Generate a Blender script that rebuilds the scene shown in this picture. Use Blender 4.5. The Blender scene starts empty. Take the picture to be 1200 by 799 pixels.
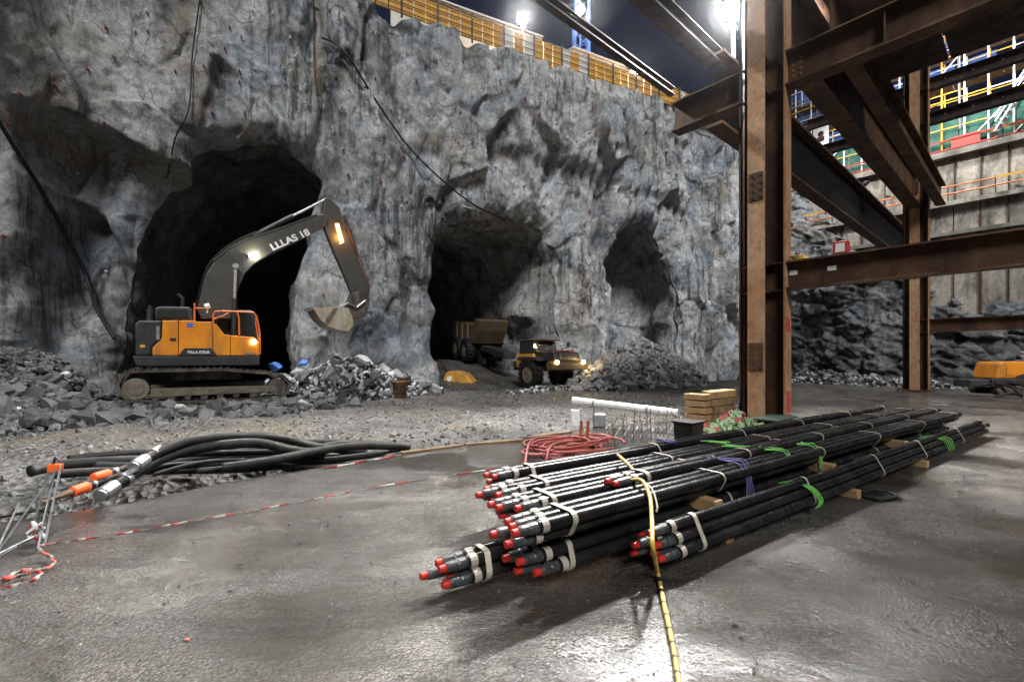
import bpy, bmesh, math, random
import numpy as np
from mathutils import Vector, Matrix, Euler
random.seed(11)
SC = bpy.context.scene
COL = SC.collection
# ------------------------------------------------------------------ camera
F, CX, HY, EYE = 533.0, 600.0, 418.0, 1.6          # focal length in px of the 1200 px photo, horizon row, eye height
cam_d = bpy.data.cameras.new('camera'); cam = bpy.data.objects.new('camera', cam_d); COL.objects.link(cam)
cam.location = (0, 0, EYE); cam.rotation_euler = (math.pi/2, 0, 0)
cam_d.sensor_width = 36.0; cam_d.lens = 36.0*F/1200.0; cam_d.shift_y = (HY-399.5)/1200.0
cam_d.clip_start = 0.05; cam_d.clip_end = 2000
SC.camera = cam
# ------------------------------------------------------------------ sky and light
world = bpy.data.worlds.new('World'); SC.world = world; world.use_nodes = True
wn = world.node_tree; wn.nodes.clear()
sky = wn.nodes.new('ShaderNodeTexSky'); sky.sky_type = 'NISHITA'; sky.sun_disc = False
sky.sun_elevation = math.radians(-2.3); sky.sun_rotation = math.radians(150); sky.altitude = 50
bg = wn.nodes.new('ShaderNodeBackground'); bg.inputs[1].default_value = 0.1
wo = wn.nodes.new('ShaderNodeOutputWorld')
tint = wn.nodes.new('ShaderNodeMix'); tint.data_type = 'RGBA'; tint.blend_type = 'MULTIPLY'; tint.inputs[0].default_value = 1; tint.inputs[7].default_value = (.5, .66, 1.15, 1)
wn.links.new(sky.outputs[0], tint.inputs[6]); wn.links.new(tint.outputs[2], bg.inputs[0]); wn.links.new(bg.outputs[0], wo.inputs[0])
sun_d = bpy.data.lights.new('sun', 'SUN'); sun_d.energy = 1.5; sun_d.angle = math.radians(18); sun_d.color = (1.0, .985, .97)
sun = bpy.data.objects.new('sun', sun_d); COL.objects.link(sun)
sun_dir = Vector((-0.10, 0.72, -0.62)).normalized()           # direction the light travels
sun.rotation_euler = sun_dir.to_track_quat('-Z', 'Y').to_euler()
vs = SC.view_settings; vs.view_transform = 'Standard'; vs.look = 'None'; vs.exposure = 1.2; vs.gamma = 1.0; vs.use_curve_mapping = False
SC.cycles.use_denoising = True
SC.cycles.max_bounces = 5; SC.cycles.diffuse_bounces = 3; SC.cycles.glossy_bounces = 3
SC.cycles.sample_clamp_indirect = 4.0
# ------------------------------------------------------------------ site grid: A runs along the steel frame, B along the rock wall
SA, CA = math.sin(math.radians(40.9)), math.cos(math.radians(40.9))
def AB(a, b, z=0.0): return Vector((-SA*a+CA*b, CA*a+SA*b, z))
Adir, Bdir = Vector((-SA, CA, 0)), Vector((CA, SA, 0))
def at(px, py, Y): return Vector(((px-CX)/F*Y, Y, EYE+(HY-py)/F*Y))
def gr(px, py, z=0.0):
    Y = (EYE-z)*F/(py-HY); return Vector(((px-CX)/F*Y, Y, z))
def on_plane(px, py, M, ylat):                      # photo point -> local x, z on the plane y = ylat of frame M
    Mi = M.inverted(); o = Mi @ Vector((0, 0, EYE)); d = Mi.to_3x3() @ Vector(((px-CX)/F, 1, (HY-py)/F))
    t = (ylat-o.y)/d.y; p = o+d*t; return (p.x, p.z)
# ------------------------------------------------------------------ noise
def _h(ix, iy, iz, seed):
    with np.errstate(over='ignore'):
        n = (ix.astype(np.int64)*374761393 + iy.astype(np.int64)*668265263 + iz.astype(np.int64)*1274126177 + seed*974711) & 0xffffffff
        n = ((n ^ (n >> 13))*1274126177) & 0xffffffff
        n = ((n ^ (n >> 16))*2246822519) & 0xffffffff
        return ((n ^ (n >> 15)) & 0xffffff)/float(0xffffff)
def vn(x, y, z=0, seed=0):
    x = np.asarray(x, float); y = np.asarray(y, float); z = np.zeros_like(x)+z
    ix, iy, iz = np.floor(x), np.floor(y), np.floor(z); fx, fy, fz = x-ix, y-iy, z-iz
    u, v, w = fx*fx*(3-2*fx), fy*fy*(3-2*fy), fz*fz*(3-2*fz)
    r = 0
    for dx in (0, 1):
        for dy in (0, 1):
            for dz in (0, 1):
                r = r + _h(ix+dx, iy+dy, iz+dz, seed)*(u if dx else 1-u)*(v if dy else 1-v)*(w if dz else 1-w)
    return r*2-1
def fbm(x, y, z=0, oct=4, seed=0, gain=.5):
    r = 0; a = 1; f = 1
    for i in range(oct):
        r = r+a*vn(np.asarray(x)*f, np.asarray(y)*f, np.asarray(z)*f, seed+i*17); a *= gain; f *= 2.03
    return r
def facets(x, y, seed=0, tilt=1.0, soft=.1):                 # broken-rock facets: each Voronoi cell a tilted plane of its own
    x = np.asarray(x, float); y = np.asarray(y, float); z0 = np.zeros_like(x)
    ix, iy = np.floor(x), np.floor(y); best = np.full(x.shape, 9e9); sec = np.full(x.shape, 9e9); val = np.zeros_like(x); val2 = np.zeros_like(x)
    for dx in (-1, 0, 1):
        for dy in (-1, 0, 1):
            cx, cy = ix+dx, iy+dy
            jx = cx+_h(cx, cy, z0, seed); jy = cy+_h(cx, cy, z0, seed+1)
            d = (x-jx)**2+(y-jy)**2
            pl = (_h(cx, cy, z0, seed+2)-.5)*1.2 + tilt*((_h(cx, cy, z0, seed+3)-.5)*2*(x-jx) + (_h(cx, cy, z0, seed+4)-.5)*2*(y-jy))
            m = d < best
            m2 = (~m) & (d < sec); val2 = np.where(m, val, np.where(m2, pl, val2))
            sec = np.where(m, best, np.minimum(sec, d)); val = np.where(m, pl, val); best = np.where(m, d, best)
    edge = np.sqrt(sec)-np.sqrt(best)
    k = .5+.5*np.clip(edge/soft, 0, 1)
    return val*k+val2*(1-k), edge
def sst(x, a, b):
    t = np.clip((x-a)/(b-a), 0, 1); return t*t*(3-2*t)
# ------------------------------------------------------------------ mesh collector
class MB:
    def __init__(s): s.v = []; s.f = []
    def add(s, vs_, fs):
        n = len(s.v); s.v += [tuple(p) for p in vs_]; s.f += [tuple(i+n for i in f) for f in fs]; return s
    def box(s, c, size, M=None, top=(1, 1)):
        hx, hy, hz = size[0]/2, size[1]/2, size[2]/2; c = Vector(c)
        P = []
        for z in (-1, 1):
            k = top if z > 0 else (1, 1)
            for x, y in ((-1, -1), (1, -1), (1, 1), (-1, 1)):
                p = Vector((x*hx*k[0], y*hy*k[1], z*hz)); P.append(c+(M @ p if M else p))
        return s.add(P, [(3, 2, 1, 0), (4, 5, 6, 7), (0, 1, 5, 4), (1, 2, 6, 5), (2, 3, 7, 6), (3, 0, 4, 7)])
    def bar(s, p0, p1, w, h, up=Vector((0, 0, 1))):
        p0, p1 = Vector(p0), Vector(p1); d = (p1-p0); L = d.length; d.normalize()
        sd = d.cross(up)
        if sd.length < 1e-4: sd = Vector((1, 0, 0))
        sd.normalize(); u = sd.cross(d); M = Matrix((d, sd, u)).transposed()
        return s.box((p0+p1)/2, (L, w, h), M)
    def tube(s, pts, r, n=8, caps=True):
        pts = [Vector(p) for p in pts]; rs = r if isinstance(r, (list, tuple)) else [r]*len(pts)
        base = len(s.v); ref = None
        for i, p in enumerate(pts):
            t = (pts[min(i+1, len(pts)-1)]-pts[max(i-1, 0)])
            if t.length < 1e-9: t = Vector((0, 0, 1))
            t.normalize()
            if ref is None: ref = Vector((0, 0, 1)) if abs(t.z) < .9 else Vector((1, 0, 0))
            a = t.cross(ref)
            if a.length < 1e-5: a = t.cross(Vector((.3, .8, .2)))
            a.normalize(); b = t.cross(a); ref = -b if False else a.cross(t)
            for k in range(n):
                g = 2*math.pi*k/n; s.v.append(tuple(p+(a*math.cos(g)+b*math.sin(g))*rs[i]))
        for i in range(len(pts)-1):
            for k in range(n):
                k2 = (k+1) % n; o = base+i*n
                s.f.append((o+k, o+k2, o+n+k2, o+n+k))
        if caps:
            s.f.append(tuple(base+k for k in reversed(range(n)))); o = base+(len(pts)-1)*n; s.f.append(tuple(o+k for k in range(n)))
        return s
    def cyl(s, p0, p1, r, n=12, r1=None): return s.tube([p0, p1], [r, r if r1 is None else r1], n)
    def extr(s, poly, y0, y1):                       # polygon in x,z extruded along y
        n = len(poly); P = [(x, y0, z) for x, z in poly]+[(x, y1, z) for x, z in poly]
        s.add(P, [tuple(range(n)), tuple(reversed(range(n, 2*n)))]+[(i, i+n, (i+1) % n+n, (i+1) % n) for i in range(n)]); return s
    def ibeam(s, p0, p1, h, w, tf=.03, tw=.02, up=Vector((0, 0, 1))):
        p0, p1 = Vector(p0), Vector(p1)
        s.bar(p0+up*(h/2-tf/2), p1+up*(h/2-tf/2), w, tf, up); s.bar(p0-up*(h/2-tf/2), p1-up*(h/2-tf/2), w, tf, up)
        s.bar(p0, p1, tw, h-2*tf-.004, up); return s
    def build(s, name, mat=None, parent=None, smooth=False):
        me = bpy.data.meshes.new(name); me.from_pydata(s.v, [], s.f); me.update()
        return link(name, me, mat, parent, smooth)
def link(name, me, mat=None, parent=None, smooth=False):
    o = bpy.data.objects.new(name, me); COL.objects.link(o)
    if mat:
        me.materials.clear(); me.materials.append(mat)
    if smooth: me.polygons.foreach_set('use_smooth', [True]*len(me.polygons))
    if parent: o.parent = parent
    return o
def tag(o, label, cat, group=None, kind=None):
    if label: o['label'] = label
    if cat: o['category'] = cat
    if group: o['group'] = group
    if kind: o['kind'] = kind
    return o
def empty(name, label, cat, loc=(0, 0, 0), xdir=None, group=None):
    o = bpy.data.objects.new(name, None); COL.objects.link(o); o.empty_display_size = .2
    o.location = loc
    if xdir is not None: o.rotation_euler = (0, 0, math.atan2(xdir[1], xdir[0]))
    return tag(o, label, cat, group)
def frame(loc, xdir): return Matrix.Translation(Vector(loc)) @ Matrix.Rotation(math.atan2(xdir[1], xdir[0]), 4, 'Z')
def bevel(o, w=.02, seg=2):
    m = o.modifiers.new('bevel', 'BEVEL'); m.width = w; m.segments = seg; m.limit_method = 'ANGLE'; m.angle_limit = math.radians(35); return o
def catm(P, n=8):
    P = [Vector(p) for p in P]; out = []
    for i in range(len(P)-1):
        a, b, c, d = P[max(i-1, 0)], P[i], P[i+1], P[min(i+2, len(P)-1)]
        for k in range(n):
            t = k/n; out.append(.5*((2*b)+(c-a)*t+(2*a-5*b+4*c-d)*t*t+(3*b-a-3*c+d)*t**3))
    out.append(P[-1]); return out
def gridmesh(P, nx, ny, keep=None):
    idx = np.arange(nx*ny).reshape(nx, ny)
    q = np.stack([idx[:-1, :-1], idx[1:, :-1], idx[1:, 1:], idx[:-1, 1:]], -1).reshape(-1, 4)
    if keep is not None: q = q[keep.reshape(-1)]
    me = bpy.data.meshes.new('grid'); me.vertices.add(len(P)); me.vertices.foreach_set('co', np.ascontiguousarray(P, dtype=np.float32).ravel())
    me.loops.add(q.size); me.loops.foreach_set('vertex_index', q.ravel().astype(np.int32))
    me.polygons.add(len(q)); me.polygons.foreach_set('loop_start', np.arange(0, q.size, 4, dtype=np.int32))
    me.update(calc_edges=True); me.validate(); return me
# ------------------------------------------------------------------ materials
def nodes(name):
    m = bpy.data.materials.new(name); m.use_nodes = True; nt = m.node_tree; nt.nodes.clear()
    out = nt.nodes.new('ShaderNodeOutputMaterial'); b = nt.nodes.new('ShaderNodeBsdfPrincipled'); nt.links.new(b.outputs[0], out.inputs[0])
    return m, nt, b
class N:
    def __init__(s, nt):
        s.nt = nt; s.tc = nt.nodes.new('ShaderNodeTexCoord'); s.co = s.tc.outputs['Object']
    def map(s, scale=(1, 1, 1), rot=(0, 0, 0), loc=(0, 0, 0), co=None):
        m = s.nt.nodes.new('ShaderNodeMapping'); m.inputs['Scale'].default_value = scale; m.inputs['Rotation'].default_value = rot; m.inputs['Location'].default_value = loc
        s.nt.links.new(co or s.co, m.inputs[0]); return m.outputs[0]
    def noise(s, scale, detail=4, rough=.55, co=None, dist=0):
        n = s.nt.nodes.new('ShaderNodeTexNoise'); n.inputs['Scale'].default_value = scale; n.inputs['Detail'].default_value = detail; n.inputs['Roughness'].default_value = rough; n.inputs['Distortion'].default_value = dist
        s.nt.links.new(co or s.co, n.inputs['Vector']); return n.outputs[0]
    def vor(s, scale, co=None, feature='F1', out='Distance'):
        n = s.nt.nodes.new('ShaderNodeTexVoronoi'); n.feature = feature; n.inputs['Scale'].default_value = scale
        s.nt.links.new(co or s.co, n.inputs['Vector']); return n.outputs[out]
    def ramp(s, fac, stops):
        r = s.nt.nodes.new('ShaderNodeValToRGB'); el = r.color_ramp.elements
        while len(el) < len(stops): el.new(.5)
        for e, (p, c) in zip(el, stops):
            e.position = p; e.color = (c, c, c, 1) if isinstance(c, (int, float)) else (*c, 1)
        s.nt.links.new(fac, r.inputs[0]); return r.outputs[0]
    def mix(s, fac, a, b, mode='MIX'):
        m = s.nt.nodes.new('ShaderNodeMix'); m.data_type = 'RGBA'; m.blend_type = mode
        for sock, v in ((m.inputs[0], fac), (m.inputs[6], a), (m.inputs[7], b)):
            if isinstance(v, (int, float)): sock.default_value = v if sock == m.inputs[0] else (v, v, v, 1)
            elif isinstance(v, tuple): sock.default_value = (*v, 1)
            else: s.nt.links.new(v, sock)
        return m.outputs[2]
    def math(s, op, a, b=0.0):
        m = s.nt.nodes.new('ShaderNodeMath'); m.operation = op
        for i, v in enumerate((a, b)):
            if isinstance(v, (int, float)): m.inputs[i].default_value = v
            else: s.nt.links.new(v, m.inputs[i])
        return m.outputs[0]
    def bump(s, h, dist=.02, strength=1.0, nrm=None):
        b = s.nt.nodes.new('ShaderNodeBump'); b.inputs['Distance'].default_value = dist; b.inputs['Strength'].default_value = strength
        s.nt.links.new(h, b.inputs['Height'])
        if nrm: s.nt.links.new(nrm, b.inputs['Normal'])
        return b.outputs[0]
    def sep(s, co=None):
        x = s.nt.nodes.new('ShaderNodeSeparateXYZ'); s.nt.links.new(co or s.co, x.inputs[0]); return x.outputs
    def attr(s, name):
        a = s.nt.nodes.new('ShaderNodeAttribute'); a.attribute_name = name; return a.outputs['Fac']
def pm(name, c1, c2=None, scale=3, rough=(.4, .7), metal=0, bump=.3, bs=40, spec=.5, dirt=None, dscale=1.5, streak=False, coat=0, spots=None):
    m, nt, b = nodes(name); n = N(nt); c2 = c2 or tuple(x*.7 for x in c1)
    oi = nt.nodes.new('ShaderNodeObjectInfo'); vm = nt.nodes.new('ShaderNodeVectorMath'); vm.operation = 'ADD'
    nt.links.new(n.co, vm.inputs[0]); nt.links.new(oi.outputs['Location'], vm.inputs[1]); n.co = vm.outputs[0]
    f = n.noise(scale, 5, .6, n.map((1, 1, .15)) if streak else None)
    col = n.mix(n.ramp(f, [(.35, 0.), (.65, 1.)]), c1, c2)
    if dirt:
        g = n.ramp(n.noise(dscale, 6, .65, n.map((1.3, 1.3, .5), loc=(3, 1, 7))), [(.45, 0.), (.68, 1.)]); col = n.mix(g, col, dirt)
    if spots:
        col = n.mix(n.ramp(n.noise(11, 8, .8, n.map((1, 1, .45))), [(.56, 0.), (.66, .85)]), col, spots); col = n.mix(1.0, col, n.ramp(n.noise(5, 8, .75), [(.3, .65), (.7, 1.3)]), 'MULTIPLY')
    nt.links.new(col, b.inputs['Base Color'])
    r = n.ramp(n.noise(scale*1.7+1, 4), [(.3, rough[0]), (.7, rough[1])]); nt.links.new(r, b.inputs['Roughness'])
    b.inputs['Metallic'].default_value = metal; b.inputs['Specular IOR Level'].default_value = spec
    b.inputs['Coat Weight'].default_value = coat
    if bump: nt.links.new(n.bump(n.noise(bs, 3), .01, bump), b.inputs['Normal'])
    return m
def emat(name, c, strength):
    m, nt, b = nodes(name); n = N(nt)
    b.inputs['Base Color'].default_value = (.8, .8, .8, 1); b.inputs['Emission Color'].default_value = (*c, 1)
    nt.links.new(n.ramp(n.noise(6, 2), [(.2, strength*.9), (.8, strength)]) if strength <= 1 else n.math('MULTIPLY', n.ramp(n.noise(6, 2), [(.2, .85), (.8, 1.)]), strength), b.inputs['Emission Strength'])
    return m
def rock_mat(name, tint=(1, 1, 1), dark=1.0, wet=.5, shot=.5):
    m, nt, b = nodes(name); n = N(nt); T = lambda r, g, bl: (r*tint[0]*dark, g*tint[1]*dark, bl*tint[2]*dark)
    big = n.noise(.16, 6, .62, dist=.6); mid = n.noise(.7, 7, .68, dist=.4); fine = n.noise(4, 10, .78); mot = n.noise(1.9, 10, .74, n.map((1, 1, .8), loc=(3, 3, 3)), .3)
    raw = n.ramp(mid, [(.32, T(.04, .042, .045)), (.43, T(.14, .145, .152)), (.54, T(.3, .308, .32)), (.7, T(.52, .53, .545))])
    sprayed = n.ramp(mid, [(.3, T(.22, .223, .22)), (.46, T(.42, .426, .42)), (.66, T(.6, .604, .595))])
    col = n.mix(n.ramp(big, [(shot-.08, 0.), (shot+.06, 1.)]), raw, sprayed)
    col = n.mix(n.ramp(n.noise(.4, 5, .6, n.map((1, 1, 1), loc=(9, 4, 2))), [(.52, 0.), (.68, .6)]), col, T(.33, .29, .225))     # ochre seep
    col = n.mix(n.ramp(n.noise(.3, 4, .6, n.map((1, 1, 1), loc=(1, 14, 5))), [(.5, 0.), (.66, .6)]), col, T(.23, .285, .345))  # bluish rock
    col = n.mix(1.0, col, n.ramp(mot, [(.34, .6), (.46, .95), (.6, 1.15)]), 'MULTIPLY')
    st = n.noise(2.0, 7, .72, n.map((1, 1, .075)))
    stm = n.ramp(st, [(.5, 0.), (.58, 1.)])
    patch = n.ramp(n.noise(.13, 3, .5, n.map((1, 1, .8), loc=(5, 2, 3))), [(.45, 0.), (.6, 1.)])
    stm = n.math('MULTIPLY', stm, n.math('MAXIMUM', patch, n.attr('drip'))); stm = n.math('MULTIPLY', stm, .8)
    lt = n.ramp(n.noise(2.6, 6, .7, n.map((1, 1, .06), loc=(7, 1, 0))), [(.56, 0.), (.66, .75)]); col = n.mix(n.math('MULTIPLY', lt, n.math('MAXIMUM', n.math('MULTIPLY', patch, .6), n.attr('drip'))), col, T(.5, .505, .5))
    col = n.mix(stm, col, T(.03, .032, .033))
    at_ = n.attr('stain'); col = n.mix(at_, col, T(.27, .215, .13))
    ad = n.attr('wetdark'); col = n.mix(n.math('MULTIPLY', ad, n.ramp(n.noise(1.1, 6, .7, n.map((1, 1, .25))), [(.3, .35), (.62, 1.)])), col, T(.035, .037, .037))
    wv = nt.nodes.new('ShaderNodeVectorMath'); wv.operation = 'ADD'; wm = nt.nodes.new('ShaderNodeTexNoise'); wm.inputs['Scale'].default_value = .9; wm.inputs['Detail'].default_value = 5; nt.links.new(n.co, wm.inputs['Vector']); nt.links.new(wm.outputs[1], wv.inputs[0]); nt.links.new(n.map((1, 1, .55), rot=(.15, .1, .3)), wv.inputs[1])
    crk = None
    for sc_, wd_ in ((.75, .022), (2.0, .035)):
        e_ = n.ramp(n.vor(sc_, wv.outputs[0], 'DISTANCE_TO_EDGE'), [(0., .3 if sc_ < 1 else .5), (wd_, 1.)]); e_ = n.mix(n.ramp(n.noise(.55 if sc_ < 1 else .9, 3, .5, n.map(loc=(sc_*9, 2, 5))), [(.44, 0.), (.58, 1.)]), 1., e_); col = n.mix(1.0, col, e_, 'MULTIPLY'); crk = e_ if crk is None else n.mix(1.0, crk, e_, 'MULTIPLY')
    grain = n.ramp(fine, [(.34, .6), (.5, 1.), (.66, 1.28)]); col = n.mix(1.0, col, grain, 'MULTIPLY')
    holes = n.ramp(n.vor(2.3, n.map((1, 1, 1), loc=(.3, 0, 0))), [(.045, 0.), (.085, 1.)]); col = n.mix(1.0, col, n.mix(holes, (.12, .12, .12), (1., 1., 1.)), 'MULTIPLY')
    nt.links.new(col, b.inputs['Base Color'])
    rg = n.ramp(n.noise(1.3, 5), [(.35, .95-wet*.55), (.65, .9)]); nt.links.new(rg, b.inputs['Roughness'])
    b.inputs['Specular IOR Level'].default_value = .35
    cell = n.vor(3.2, n.map((1, 1, .8), rot=(.3, .2, .5)))
    h = n.math('ADD', n.math('MULTIPLY', n.noise(3.5, 9, .76), .8), n.math('MULTIPLY', n.math('ADD', cell, crk), .3))
    h2 = n.noise(14, 6, .75)
    nt.links.new(n.bump(h2, .06, .9, n.bump(h, .16, .9)), b.inputs['Normal'])
    return m
ROCK = rock_mat('blasted_rock', tint=(.98, 1.0, 1.02), dark=1.42); ROCKB = rock_mat('dark_rock', dark=.75, wet=.8, shot=.62); 
def rubble_mat(name, a, b_):
    m, nt, b = nodes(name); n = N(nt); oi = nt.nodes.new('ShaderNodeObjectInfo'); ge = nt.nodes.new('ShaderNodeNewGeometry')
    rnd = n.math('FRACT', n.math('ADD', oi.outputs['Random'], ge.outputs['Random Per Island']))
    col = n.mix(rnd, a, b_); col = n.mix(1.0, col, n.ramp(n.noise(6, 6, .7), [(.3, .6), (.7, 1.35)]), 'MULTIPLY')
    nt.links.new(col, b.inputs['Base Color']); b.inputs['Roughness'].default_value = .68
    nt.links.new(n.bump(n.noise(18, 5, .7), .02, .7), b.inputs['Normal']); return m
RUB = rubble_mat('broken_rock', (.16, .165, .17), (.4, .405, .41)); RUBD = rubble_mat('broken_dark_rock', (.016, .0172, .019), (.065, .067, .07))
RUBM = rubble_mat('gravel_stone', (.03, .031, .031), (.13, .13, .13))
BLACKST = pm('shade_black_steel', (.006, .005, .005), (.003, .003, .0035), 2, (.8, .95), 0, .1, spec=.1)  # near-black base colour holds the shade on the girder web
RUST = pm('rusty_steel', (.075, .033, .015), (.034, .017, .011), 1.6, (.45, .75), .35, .35, 30, dirt=(.12, .066, .03), dscale=1.1, streak=True, spots=(.02, .012, .01))
RUSTL = pm('lit_weathered_steel', (.4, .27, .165), (.27, .145, .075), 1.3, (.45, .7), .15, .35, 30, dirt=(.28, .13, .05), dscale=1.6, streak=True, spots=(.07, .04, .025))  # weathered rust, lightened to include lamp light on the front flange
STEEL_D = pm('dark_steel', (.017, .014, .014), (.009, .008, .009), 2, (.5, .75), .2, .25, 30, dirt=(.09, .05, .035))
GALV = pm('galvanised_steel', (.45, .46, .47), (.3, .31, .32), 8, (.3, .5), .8, .1)
CHROME = pm('polished_rod', (.6, .6, .58), (.45, .45, .44), 8, (.2, .35), .45, 0)
WHITE_P = pm('white_paint', (.75, .75, .74), (.6, .6, .58), 4, (.35, .6), 0, .1)
YEL_H = pm('yellow_hoarding', (.62, .33, .035), (.5, .25, .03), 1.5, (.5, .7), 0, .15, dirt=(.38, .2, .06))
ORANGE = pm('machine_orange', (.72, .26, .012), (.62, .21, .01), 1.2, (.32, .5), 0, .08, 60, dirt=(.36, .15, .03), dscale=1.6, coat=.15)
CHAR = pm('charcoal_paint', (.02, .021, .024), (.013, .0135, .015), 2, (.4, .6), 0, .1, dirt=(.045, .042, .04))
BOOMC = pm('boom_grey', (.05, .053, .046), (.034, .036, .032), 2, (.42, .6), 0, .1, dirt=(.045, .043, .036))
TRACK = pm('muddy_track', (.06, .05, .042), (.025, .022, .02), 5, (.55, .8), .3, .5, dirt=(.15, .135, .11), dscale=3)
MUD = pm('mud_coated_steel', (.17, .145, .11), (.08, .065, .05), 4, (.6, .85), .1, .6, 25)
BUCKETM = pm('worn_bucket', (.42, .36, .24), (.27, .23, .16), 3, (.4, .6), .4, .4, 25, dirt=(.55, .53, .48))
RAIL_O = pm('orange_rail', (.68, .17, .025), (.55, .13, .02), 3, (.4, .6), 0, .05)
RUBBER = pm('black_rubber', (.006, .006, .0065), (.010, .010, .010), 6, (.4, .65), 0, .15, 60, spec=.25, dirt=(.024, .022, .02), dscale=4)
GLASSD = pm('dark_glass', (.02, .025, .027), (.03, .035, .035), 1, (.05, .12), 0, 0, spec=.8)
PIPE = pm('black_pipe', (.006, .006, .0065), (.009, .009, .01), 4, (.2, .36), 0, .12, 90, spec=.13, dirt=(.02, .019, .018), dscale=3)
SLEEVE = pm('grey_sleeve', (.05, .055, .055), (.015, .018, .02), 22, (.3, .5), 0, .1)
CAPR = pm('red_cap', (.42, .022, .013), (.3, .015, .01), 9, (.4, .55), 0, .05)
TAPE = pm('white_tape', (.34, .305, .25), (.22, .2, .16), 12, (.5, .7), 0, .2)
TIMB = pm('raw_timber', (.33, .2, .085), (.21, .125, .055), 5, (.6, .8), 0, .3, 30, dirt=(.2, .13, .07), dscale=3)
TIMBD = pm('weathered_timber', (.15, .09, .044), (.085, .052, .028), 5, (.6, .8), 0, .3, 30, dirt=(.22, .145, .075), dscale=3)
TAPEW = pm('grubby_white_tape', (.4, .365, .33), (.27, .245, .22), 12, (.5, .7), 0, .1)
GREEN_S = pm('green_webbing', (.1, .34, .05), (.05, .2, .035), 9, (.6, .8), 0, .3)
PURP_S = pm('violet_webbing', (.06, .05, .17), (.035, .03, .1), 9, (.6, .8), 0, .3)
REDW = pm('red_tape', (.4, .035, .028), (.3, .025, .02), 9, (.5, .7), 0, .1)
REDH = pm('red_hose', (.36, .085, .07), (.25, .05, .04), 6, (.45, .65), 0, .1)
YHOSE = pm('yellow_hose', (.55, .36, .06), (.42, .27, .04), 8, (.45, .65), 0, .2, dirt=(.2, .14, .05), dscale=7)
ORP = pm('orange_plastic', (.85, .13, .015), (.7, .1, .01), 5, (.4, .6), 0, .05)
BLUE_P = pm('blue_sheet', (.035, .12, .42), (.02, .07, .27), 1.2, (.5, .75), 0, .2, 8)
BLUEST = pm('blue_steel', (.06, .17, .5), (.04, .12, .38), 3, (.4, .6), .1, .05)
GREEN_N = pm('green_net', (.016, .1, .07), (.01, .05, .04), 3, (.7, .9), 0, .4, 30)
CONC = pm('old_concrete', (.36, .335, .29), (.24, .22, .185), .8, (.7, .9), 0, .5, 12, dirt=(.045, .042, .036), dscale=.9, streak=True, spots=(.06, .055, .045))
CONCD = pm('stained_concrete', (.19, .175, .15), (.11, .1, .085), 1.0, (.55, .85), 0, .5, 12, dirt=(.035, .035, .032), dscale=.6, streak=True)
SCAFY = pm('yellow_tube', (.7, .42, .06), (.55, .3, .04), 4, (.4, .6), .2, .05)
LIME = pm('green_tarp', (.09, .19, .08), (.2, .26, .16), 14, (.5, .7), 0, .5, 20)
LAMP = emat('lamp_lens', (1, .98, .95), 60.0); LAMPW = emat('warm_lamp_lens', (1, .62, .2), 16.0); LAMPS = emat('work_lamp_lens', (1, .95, .8), 25.0)
AMBER = emat('amber_glow_mat', (1, .35, .04), 5.0)
def spot(name, loc, target, W, color=(1, .97, .93), angle=115, r=.35, parent=None, blend=.6):
    d = bpy.data.lights.new(name, 'SPOT'); d.energy = W; d.color = color; d.spot_size = math.radians(angle); d.spot_blend = blend; d.shadow_soft_size = r
    o = bpy.data.objects.new(name, d); COL.objects.link(o); o.location = loc
    o.rotation_euler = (Vector(target)-Vector(loc)).to_track_quat('-Z', 'Y').to_euler(); return o

# ================================================================== THE ROCK WALL
RIM = 20.3
WP = [(-330, None), (-150, None), (0, None)]
plan = [Vector((-27.5, 13.5)), Vector((-22.6, 16.1)), Vector((-19.7, 17.6)), Vector((-16.35, 19.36)), Vector((-13.35, 20.94))]
for px, d in ((437, 24.1), (517, 26.0), (618, 28.5), (694, 30.7), (750, 32.6), (800, 34.4), (850, 37.0), (925, 39.4), (960, 41.5)):
    plan.append(Vector(((px-CX)/F*d, d)))
pl3 = catm([Vector((p.x, p.y, 0)) for p in plan], 10); PX = np.array([p.x for p in pl3]); PY = np.array([p.y for p in pl3])
PS = np.concatenate([[0], np.cumsum(np.hypot(np.diff(PX), np.diff(PY)))]); STOT = PS[-1]
def S_of(px): return np.interp((np.asarray(px, float)-CX)/F, PX/PY, PS)
def wsz(px, py):                                   # photo point -> wall coordinates s, z
    s = S_of(px); Y = np.interp(s, PS, PY); return s, EYE+(HY-np.asarray(py, float))*Y/F
TUN = {
 't1': [(140, 500), (138, 370), (145, 300), (153, 255), (174, 226), (203, 194), (228, 164), (262, 156), (300, 160), (335, 164), (366, 174), (380, 192), (374, 232), (362, 262), (352, 320), (346, 400), (340, 500)],
 't2': [(518, 500), (517, 300), (524, 272), (536, 254), (556, 247), (596, 250), (640, 254), (656, 275), (662, 305), (664, 360), (668, 500)],
 't3': [(727, 500), (724, 300), (733, 268), (748, 260), (772, 270), (790, 296), (800, 330), (803, 380), (804, 500)]}
TSZ = {}
for k, P in TUN.items():
    q = np.array([wsz(*p) for p in P]); 
    # resample and roughen the outline
    d = np.concatenate([[0], np.cumsum(np.hypot(np.diff(q[:, 0]), np.diff(q[:, 1])))]); t = np.linspace(0, d[-1], 90)
    qs, qz = np.interp(t, d, q[:, 0]), np.interp(t, d, q[:, 1])
    j = fbm(t*.9, t*0, 0, 4, 5+len(k)+ord(k[1]))*.22; jz = fbm(t*.9, t*0+9, 0, 4, 8)*.2; jj = np.minimum(1, np.minimum(t, d[-1]-t))
    TSZ[k] = np.stack([qs+j*jj, qz+jz*jj], 1)
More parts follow.
